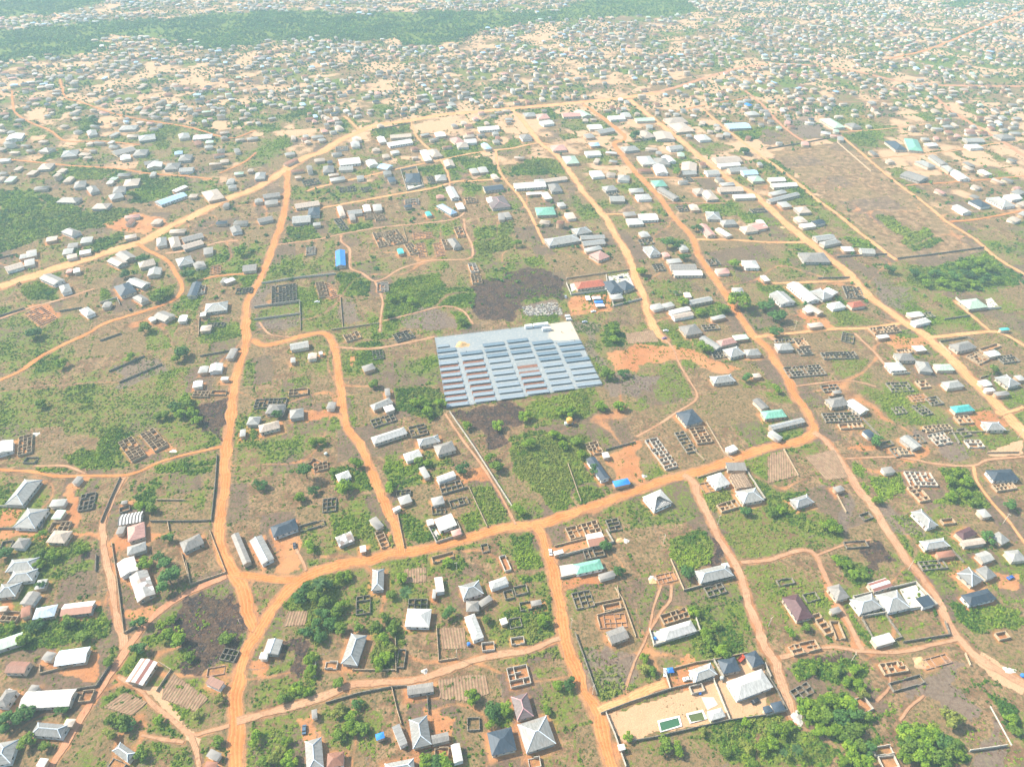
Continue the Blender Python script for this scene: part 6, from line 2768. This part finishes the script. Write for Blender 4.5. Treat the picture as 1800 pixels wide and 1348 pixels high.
# ------------------------------------------------------------------ vehicles
def car_meshes():
    W_, out = 1.78, {}
    prof = [(-2.15, .35), (-2.2, .75), (-2.05, .95), (-1.25, 1.02), (-.75, 1.42), (.75, 1.46), (1.45, 1.05), (2.1, .92), (2.2, .6), (2.12, .35)]
    mb = MB()
    for s_ in (-1, 1): mb.quad([(x, s_ * W_ / 2 * (.86 if z > 1.2 else 1), z) for x, z in (prof if s_ < 0 else prof[::-1])])
    for i in range(len(prof)):
        (x1, z1), (x2, z2) = prof[i], prof[(i + 1) % len(prof)]
        w1, w2 = (W_ / 2 * (.86 if z > 1.2 else 1) for z in (z1, z2))
        mb.quad([(x1, -w1, z1), (x1, w1, z1), (x2, w2, z2), (x2, -w2, z2)])
    out['body'] = mb
    mb = MB()
    mb.quad([(-1.22, -.74, 1.08), (-1.22, .74, 1.08), (-.80, .68, 1.42), (-.80, -.68, 1.42)]); mb.quad([(.80, -.68, 1.46), (.80, .68, 1.46), (1.40, .76, 1.11), (1.40, -.76, 1.11)])
    for s_ in (-1, 1): mb.quad([(-1.15, s_ * .905, 1.03), (1.3, s_ * .905, 1.06), (.7, s_ * .80, 1.38), (-.72, s_ * .80, 1.36)])
    out['window'] = mb
    return out
CARM = car_meshes()
def wheel_mb():
    mb = MB(); mb.tube([(0, -.1, 0), (0, .1, 0)], [.32, .32], 12); mb.tube([(0, -.115, 0), (0, .115, 0)], [.17, .17], 8, 1); return mb
def vehicle(px, py, rz, paint, label, van=False, z0=0.0):
    p = at(px, py, .8)
    root = empty('van' if van else 'parked_car', (p.x, p.y, z0), rz)
    pm = flat('car_paint', paint, .3, .05, 1, .5)
    if van:
        mb = MB(); prof = [(-2.4, .4), (-2.4, 2.0), (1.5, 2.05), (2.1, 1.25), (2.45, 1.1), (2.45, .4)]
        for s_ in (-1, 1): mb.quad([(x, s_ * .92, z) for x, z in (prof if s_ < 0 else prof[::-1])])
        for i in range(6):
            (x1, z1), (x2, z2) = prof[i], prof[(i + 1) % 6]; mb.quad([(x1, -.92, z1), (x1, .92, z1), (x2, .92, z2), (x2, -.92, z2)])
        mb.build('body', pm, root); mb = MB()
        mb.quad([(1.56, -.8, 2.0), (1.56, .8, 2.0), (2.1, .82, 1.3), (2.1, -.82, 1.3)])
        for s_ in (-1, 1): mb.quad([(-2.1, s_ * .93, 1.35), (1.6, s_ * .93, 1.35), (1.3, s_ * .93, 1.85), (-2.1, s_ * .93, 1.85)])
        mb.build('window', M['glass'], root)
    else:
        CARM['body'].build('body', pm, root); CARM['window'].build('window', M['glass'], root)
    for x in (-1.35, 1.35):
        for y in (-.82, .82):
            o = wheel_mb().build('wheel', [M['rubber'], M['steel']], root); o.location = (x, y, .32)
    thing(root, '', 'van' if van else 'car', None, px, py, label)
vehicle(*tile('C1', 328, 1090), rad(100), (0.05, 0.10, 0.16), 'dark blue car parked on the bare yard near the bottom edge')
vehicle(*tile('B1', 262, 1000), rad(110), (0.06, 0.065, 0.08), 'dark grey car parked in front of the dark slate hip roof')
vehicle(*tile('B2', 262, 1046), rad(95), (0.74, 0.74, 0.74), 'white car on the dirt road outside the rust-roofed yard')
vehicle(*tile('C2', 1193, 746), rad(10), (0.74, 0.74, 0.74), 'white car parked beside the pale house above the pools')
vehicle(*tile('C2', 1657, 897), rad(22), (0.02, 0.02, 0.022), 'black car parked below the big white hip roof')
vehicle(*tile('C3', 1652, 56), rad(20), (0.03, 0.10, 0.36), 'bright blue car on the sandy yard at the right edge')
vehicle(*tile('A2', 1047, 701), rad(-5), (0.72, 0.72, 0.72), 'white car parked where the wide road ends')
vehicle(*tile('A2', 1038, 752), rad(20), (0.16, 0.09, 0.20), 'dark purple car parked just below the white car')
vehicle(*tile('A2', 495, 641), rad(5), (0.35, 0.38, 0.45), 'grey car standing by the track to the solar farm')
vehicle(*tile('A2', 366, 470), rad(95), (0.30, 0.33, 0.36), 'grey car beside the wall of the red-roofed house')
vehicle(*tile('A2', 380, 605), rad(5), (0.78, 0.78, 0.78), 'white van at the farm entrance, farther of the two', True)
vehicle(*tile('A2', 388, 626), rad(5), (0.74, 0.74, 0.75), 'white van at the farm entrance, nearer of the two', True)
vehicle(*tile('A2', 742, 338), rad(10), (0.05, 0.06, 0.14), 'dark blue car on the paved yard of the dark-roofed compound')
vehicle(*tile('A2', 555, 570), rad(12), (0.72, 0.72, 0.72), 'white car parked in front of the white tents')
vehicle(*tile('C2', 1044, 702), rad(80), (0.70, 0.71, 0.72), 'white car by the blue tarpaulin stall')
vehicle(*tile('A1', 415, 505), rad(5), (0.7, 0.7, 0.7), 'white car among the bushes beside the tan shells')

# a red dump cart beside the dark roofs
p = at(*tile('C2', 1560, 612), .8)
root = empty('tipper_truck', (p.x, p.y, 0), rad(40))
mb = MB(); mb.box((-.6, 0, 1.3), (3.0, 1.9, .12)); 
for s_ in (-1, 1): mb.box((-.6, s_ * .95, 1.65), (3.0, .08, .7))
mb.box((-2.1, 0, 1.65), (.08, 1.9, .7)); mb.build('tipper_body', M['redpaint'], root)
mb = MB(); mb.box((1.6, 0, 1.2), (1.3, 1.8, 1.4)); mb.box((.2, 0, .7), (4.2, .8, .2)); mb.build('cab', M['redpaint'], root)
mb = MB(); mb.box((2.2, 0, 1.5), (.15, 1.5, .55)); mb.build('window', M['glass'], root)
for x in (-1.3, 1.5):
    for y in (-.85, .85):
        o = wheel_mb().build('wheel', [M['rubber'], M['steel']], root); o.location = (x, y, .42); o.scale = (1.3, 1.3, 1.3)
thing(root, '', 'truck', None, *tile('C2', 1560, 612), 'red tipper truck between the two dark slate roofs')

# ------------------------------------------------------------------ swimming pools and paved yards
def poly_sheet(name, P, z, mat, kind='structure'):
    mb = MB(); mb.quad([(p.x, p.y, z) for p in P]); o = mb.build(name, mat)
    o['kind'] = kind; return o
def watermat(name, c):
    m, nt, p = newmat(name); b = NB(nt); v = b.obj()
    b.put(p.inputs['Base Color'], b.mix(b.noise(v, .6, 4, .6), c, [x * 1.35 for x in c])); p.inputs['Roughness'].default_value = .12
    return m
def pool(outer, inner, wm, label, px):
    O = [at(*tile('C2', *p)) for p in outer]; I = [at(*tile('C2', *p)) for p in inner]
    c = sum(O, Vector((0, 0, 0))) / 4
    root = empty('swimming_pool', (c.x, c.y, 0))
    mb = MB(); z = .45
    for i in range(4):
        j = (i + 1) % 4
        o1, o2, i1, i2 = [p - c for p in (O[i], O[j], I[i], I[j])]
        q = lambda a, h: (a.x, a.y, h)
        mb.quad((q(o1, z), q(o2, z), q(i2, z), q(i1, z))); mb.quad((q(o1, 0), q(o2, 0), q(o2, z), q(o1, z))); mb.quad((q(i2, .1), q(i1, .1), q(i1, z), q(i2, z)))
    mb.build('coping', M['coping'], root)
    mb = MB(); mb.quad([(p.x - c.x, p.y - c.y, .22) for p in I]); mb.build('water', wm, root)
    thing(root, '', 'swimming pool', None, *px, label)
pool([(990, 1033), (1140, 998), (1157, 1070), (1010, 1112)], [(1002, 1046), (1130, 1013), (1146, 1064), (1017, 1104)], watermat('green_pool_water', (0.035, 0.095, 0.045)), 'long swimming pool with dark green water and white coping', (1180, 1272))
pool([(1184, 985), (1298, 958), (1330, 1020), (1212, 1052)], [(1197, 996), (1293, 974), (1313, 1026), (1220, 1042)], watermat('olive_pool_water', (0.075, 0.095, 0.03)), 'smaller swimming pool with olive brown water and white coping', (1225, 1260))
for t, q in (('C2', ((1288, 872), (1330, 960), (1402, 922), (1372, 872))), ('C2', ((945, 432), (1022, 412), (1048, 482), (966, 512))), ('C3', ((895, 140), (1005, 108), (1135, 248), (972, 284))),
             ('B2', ((322, 1140), (415, 1126), (440, 1192), (338, 1222))), ('B1', ((1168, 868), (1208, 860), (1250, 930), (1228, 980))), ('A2', ((650, 335), (790, 308), (830, 400), (690, 440))),
             ('A3', ((1480, 490), (1520, 480), (1580, 548), (1500, 552))), ('Z1', ((1010, 640), (1120, 620), (1130, 690), (1035, 712))), ('A2', ((395, 385), (440, 378), (440, 420), (405, 440)))):
    poly_sheet('paved_yard', [at(*tile(t, *p)) for p in q][::-1], .12, M['concrete'])

# ------------------------------------------------------------------ tents, tanks, poles, stall
def tent(t, x, y, L, W, mat, label, rz=.1):
    px, py = tile(t, x, y); p = at(px, py, 2.2)
    root = empty('canopy_tent', (p.x, p.y, 0), rz)
    mb = MB(); a = [(-L / 2, -W / 2, 2.1), (L / 2, -W / 2, 2.1), (L / 2, W / 2, 2.1), (-L / 2, W / 2, 2.1)]
    r1, r2 = (-L / 4, 0, 3.0), (L / 4, 0, 3.0)
    mb.quad((a[0], a[1], r2, r1)); mb.quad((a[2], a[3], r1, r2)); mb.quad((a[1], a[2], r2)); mb.quad((a[3], a[0], r1))
    for i in range(4): mb.quad((tuple(Vector(a[i]) - Vector((0, 0, .3))), tuple(Vector(a[(i + 1) % 4]) - Vector((0, 0, .3))), a[(i + 1) % 4], a[i]))
    mb.build('canopy', mat, root)
    for sx in (-1, 1):
        for sy in (-1, 1):
            mb = MB(); mb.box((sx * (L / 2 - .1), sy * (W / 2 - .1), 1.0), (.09, .09, 2.0)); mb.build('leg', M['steel'], root)
    thing(root, '', 'tent', 'tents by the red-roofed house', px, py, label)
tent('A2', 518, 478, 4, 6.5, M['container'], 'narrow white canopy tent, apart from the other three tents')
tent('A2', 575, 476, 7.5, 4, M['container'], 'white canopy tent just behind the blue tent')
tent('A2', 590, 504, 7.5, 4, M['blue'], 'blue canopy tent between two white tents')
tent('A2', 600, 528, 7.5, 4, M['container'], 'white canopy tent in front of the blue tent')
tent('C2', 1080, 686, 3.2, 2.6, M['blue'], 'small blue canopy tent by the pale corner wall')
tent('A1', 985, 165, 4, 4, M['tankgrey'], 'grey-green canopy tent on the bare brown plot')

def tank(t, x, y, mat, label, r=1.1, h=1.9, stand=2.6):
    px, py = tile(t, x, y); p = at(px, py, stand + h / 2)
    root = empty('water_tank', (p.x, p.y, 0))
    mb = MB(); mb.tube([(0, 0, stand), (0, 0, stand + .1), (0, 0, stand + h * .75), (0, 0, stand + h * .93), (0, 0, stand + h)], [r * .96, r, r, r * .7, r * .28], 16); mb.build('tank', mat, root)
    if stand > .3:
        for sx in (-1, 1):
            for sy in (-1, 1):
                mb = MB(); mb.box((sx * r * .75, sy * r * .75, stand / 2), (.14, .14, stand)); mb.build('leg', M['steel'], root)
        mb = MB(); mb.box((0, 0, stand - .06), (r * 2, r * 2, .12)); mb.build('platform', M['steel'], root)
    thing(root, '', 'water tank', None, px, py, label)
tank('B2', 392, 148, M['orange'], 'orange water tank on a steel stand in the dry grass', 2.2, 3.4, 2.0)
tank('B2', 370, 170, M['tankgrey'], 'grey-green water tank beside the orange tank', 1.5, 2.2, .2)
tank('B1', 475, 376, M['tankgrey'], 'grey water tank alone on dry ground above tan shell', 1.2, 1.6, .2)
tank('C1', 1448, 508, M['blue'], 'blue water tank at the corner of the long white roof', .9, 1.4, .8)
tank('C2', 1280, 843, M['blue'], 'small blue water tank on the pool yard', .7, 1.0, .2)
tank('C2', 1430, 738, M['tankgrey'], 'grey water tank between pale and dark slate roofs', .9, 1.5, 1.5)
tank('C2', 975, 470, M['blue'], 'blue water tank on the white terrace', .8, 1.2, .3)
tank('A0', 888, 560, M['rubber'], 'black water tank by the orange side road', 1.2, 1.8, .3)
tank('C0', 60, 826, M['container'], 'white water tank beside the grey roof at the left edge', .9, 1.1, .8)
tank('C3', 1735, 722, M['blue'], 'blue water tank on the dry slope at the right edge', 1.0, 1.4, .2)

def pole(px, py, label, h=8.5):
    p = at(px, py)
    root = empty('utility_pole', (p.x, p.y, 0), random.uniform(0, 3))
    mb = MB(); mb.tube([(0, 0, 0), (0, 0, h)], [.16, .11], 8); mb.build('pole', M['paleboard'], root)
    mb = MB(); mb.box((0, 0, h - .5), (2.0, .12, .12))
    for x in (-.85, 0, .85): mb.tube([(x, 0, h - .44), (x, 0, h - .2)], [.05, .04], 6)
    mb.build('crossarm', M['paleboard'], root)
    thing(root, 'pale utility pole', 'pole', 'utility poles along the roads', px, py, label)
for t, x, y in (('B3', 1600, 850), ('B3', 955, 1165), ('B1', 1368, 1180), ('C0', 1650, 405), ('B2', 1030, 990), ('B2', 1400, 860), ('C2', 1745, 390), ('C1', 1370, 612), ('A0', 1495, 640),
                ('A2', 280, 335), ('A1', 855, 725), ('C2', 548, 850), ('C3', 565, 630), ('B3', 1700, 275), ('C2', 402, 400), ('A3', 370, 350), ('A3', 180, 695)):
    pole(*tile(t, x, y), None)

# pale boards and rafters lying or standing about
p, q_ = at(*tile('C3', 1512, 935)), at(*tile('C3', 1658, 1200))
mb = MB(); bar(mb, p, q_, .45, .5, 0)
thing(mb.build('low_wall', M['rw']), '', 'wall', None, *tile('C3', 1585, 1070), 'straight low pale wall on dark burnt ground at lower right')

# broken blocks on the grey rubble plot
g_ = np.random.default_rng(5); mb = MB()
R4 = [at(*tile('A2', *p)).xy for p in ((70, 545), (305, 505), (345, 598), (95, 600))]
for _ in range(420):
    u, v = g_.random(2); p = (R4[0] * (1 - u) + R4[1] * u) * (1 - v) + (R4[3] * (1 - u) + R4[2] * u) * v
    mb.box((p.x, p.y, .2), (g_.uniform(.5, 2.2), g_.uniform(.3, 1.0), g_.uniform(.3, .9)), g_.uniform(0, 3), int(g_.integers(2)))
o = mb.build('rubble', [M['rubble'], M['rw']]); o['kind'] = 'stuff'

# ------------------------------------------------------------------ people on the solar farm: tiny, but whole figures
def person_mesh(seed, shirt):
    r = random.Random(seed); sw = r.uniform(.12, .28)
    J = [(0, 0, .95), (0, 0, 1.18), (0, 0, 1.42), (0, 0, 1.53), (0, .02, 1.66), (.19, 0, 1.40), (.26, sw * .5, 1.12), (.25, sw + .05, .88), (-.19, 0, 1.40), (-.26, -sw * .5, 1.12), (-.25, -sw + .08, .88),
         (.10, 0, .88), (.11, sw, .48), (.11, sw * .6, .08), (-.10, 0, .88), (-.11, -sw * .6, .48), (-.11, -sw, .08), (.11, sw * .6 + .16, .04), (-.11, -sw + .16, .04)]
    E = [(0, 1), (1, 2), (2, 3), (3, 4), (2, 5), (5, 6), (6, 7), (2, 8), (8, 9), (9, 10), (0, 11), (11, 12), (12, 13), (0, 14), (14, 15), (15, 16), (13, 17), (16, 18)]
    Rr = [.15, .14, .15, .06, .105, .07, .05, .038, .07, .05, .038, .095, .065, .045, .095, .065, .045, .04, .04]
    me = D.meshes.new('person'); me.from_pydata(J, E, [])
    o = link(D.objects.new('person', me))
    sk = o.modifiers.new('skin', 'SKIN')
    for v, rr in zip(me.skin_vertices[0].data, Rr): v.radius = (rr, rr)
    me.skin_vertices[0].data[0].use_root = True
    o.modifiers.new('sub', 'SUBSURF').levels = 1
    dg = bpy.context.evaluated_depsgraph_get()
    m2 = D.meshes.new_from_object(o.evaluated_get(dg)); D.objects.remove(o)
    for m in (flat('skin', (0.09, 0.05, 0.035)), flat('shirt', shirt), flat('trousers', (0.03, 0.035, 0.05))): m2.materials.append(m)
    for f in m2.polygons:
        z = f.center.z; f.material_index = 0 if z > 1.47 or (abs(f.center.x) > .21 and z < 1.1) else (1 if z > .93 else (2 if z > .1 else 0))
        f.use_smooth = True
    return m2
for i, (x, y, shirt, lab) in enumerate(((1306, 242, (0.05, 0.06, 0.1), 'person in dark clothes, left of a pair on the farm yard'), (1317, 242, (0.5, 0.5, 0.5), 'person in pale shirt, right of a pair on the farm yard'),
        (1258, 345, (0.45, 0.2, 0.08), 'person in orange shirt by the last dark panel row'), (1405, 222, (0.03, 0.03, 0.03), 'person in black standing at the farm fence'),
        (1472, 288, (0.03, 0.03, 0.04), 'person in black outside the fence corner'), (422, 424, (0.02, 0.02, 0.02), 'person in black beside the sand heap'), (1430, 318, (0.4, 0.1, 0.08), 'person in red shirt near the upper right panels'))):
    px, py = tile('P', x, y); p = at(px, py)
    o = link(D.objects.new('person', person_mesh(i, shirt))); o.location = (p.x, p.y, .36); o.rotation_euler = (0, 0, i * 1.3)
    thing(o, '', 'person', None, px, py, lab)

# ------------------------------------------------------------------ labels: each says what sets its thing apart
LM = [(float(l.split()[0]), float(l.split()[1]), ' '.join(l.split()[2:])) for l in LANDMARKS.strip().splitlines()]
def relation(px, py, l):
    dx, dy = px - l[0], (py - l[1]) * 1.5
    if abs(dx) > abs(dy): return 'left of' if dx < 0 else 'right of'
    return 'beyond' if dy < 0 else 'in front of'
buckets = {}
for o, phrase, px, py, lab in THINGS:
    if lab: o['label'] = lab; continue
    l = min(LM, key=lambda q: math.hypot(px - q[0], (py - q[1]) * 1.4) + (0 if math.hypot(px - q[0], py - q[1]) > 7 else 1e4))
    buckets.setdefault((phrase, relation(px, py, l), l[2]), []).append((math.hypot(px - l[0], (py - l[1]) * 1.4), o))
ORDN = ['', 'second', 'third', 'fourth', 'fifth', 'sixth', 'seventh', 'eighth', 'ninth', 'tenth', 'eleventh', 'twelfth', 'thirteenth', 'fourteenth', 'fifteenth', 'sixteenth', 'seventeenth', 'eighteenth', 'nineteenth', 'twentieth']
for (phrase, rel, l), items in buckets.items():
    items.sort(key=lambda q: q[0])
    for k, (_, o) in enumerate(items):
        if len(items) == 1: o['label'] = f'{phrase} {rel} {l}'
        elif k == 0: o['label'] = f'{phrase} nearest and {rel} {l}'
        else: o['label'] = f'{phrase}, {ORDN[min(k, 19)]} nearest {rel} {l}'

# ------------------------------------------------------------------ haze: one closed box of even air round camera and town
m = D.materials.new('haze'); m.use_nodes = True
nt = m.node_tree; nt.nodes.remove(nt.nodes['Principled BSDF'])
pv_ = nt.nodes.new('ShaderNodeVolumePrincipled')
pv_.inputs['Color'].default_value = (*HAZE_COL, 1); pv_.inputs['Density'].default_value = HAZE_DENSITY; pv_.inputs['Anisotropy'].default_value = 0.0
nt.links.new(pv_.outputs[0], nt.nodes['Material Output'].inputs['Volume'])
mb = MB(); mb.box((0, 9000, 162), (44000, 23000, 326)); o = mb.build('haze', m); o['kind'] = 'stuff'
print('objects', len(D.objects), 'things', len(THINGS))
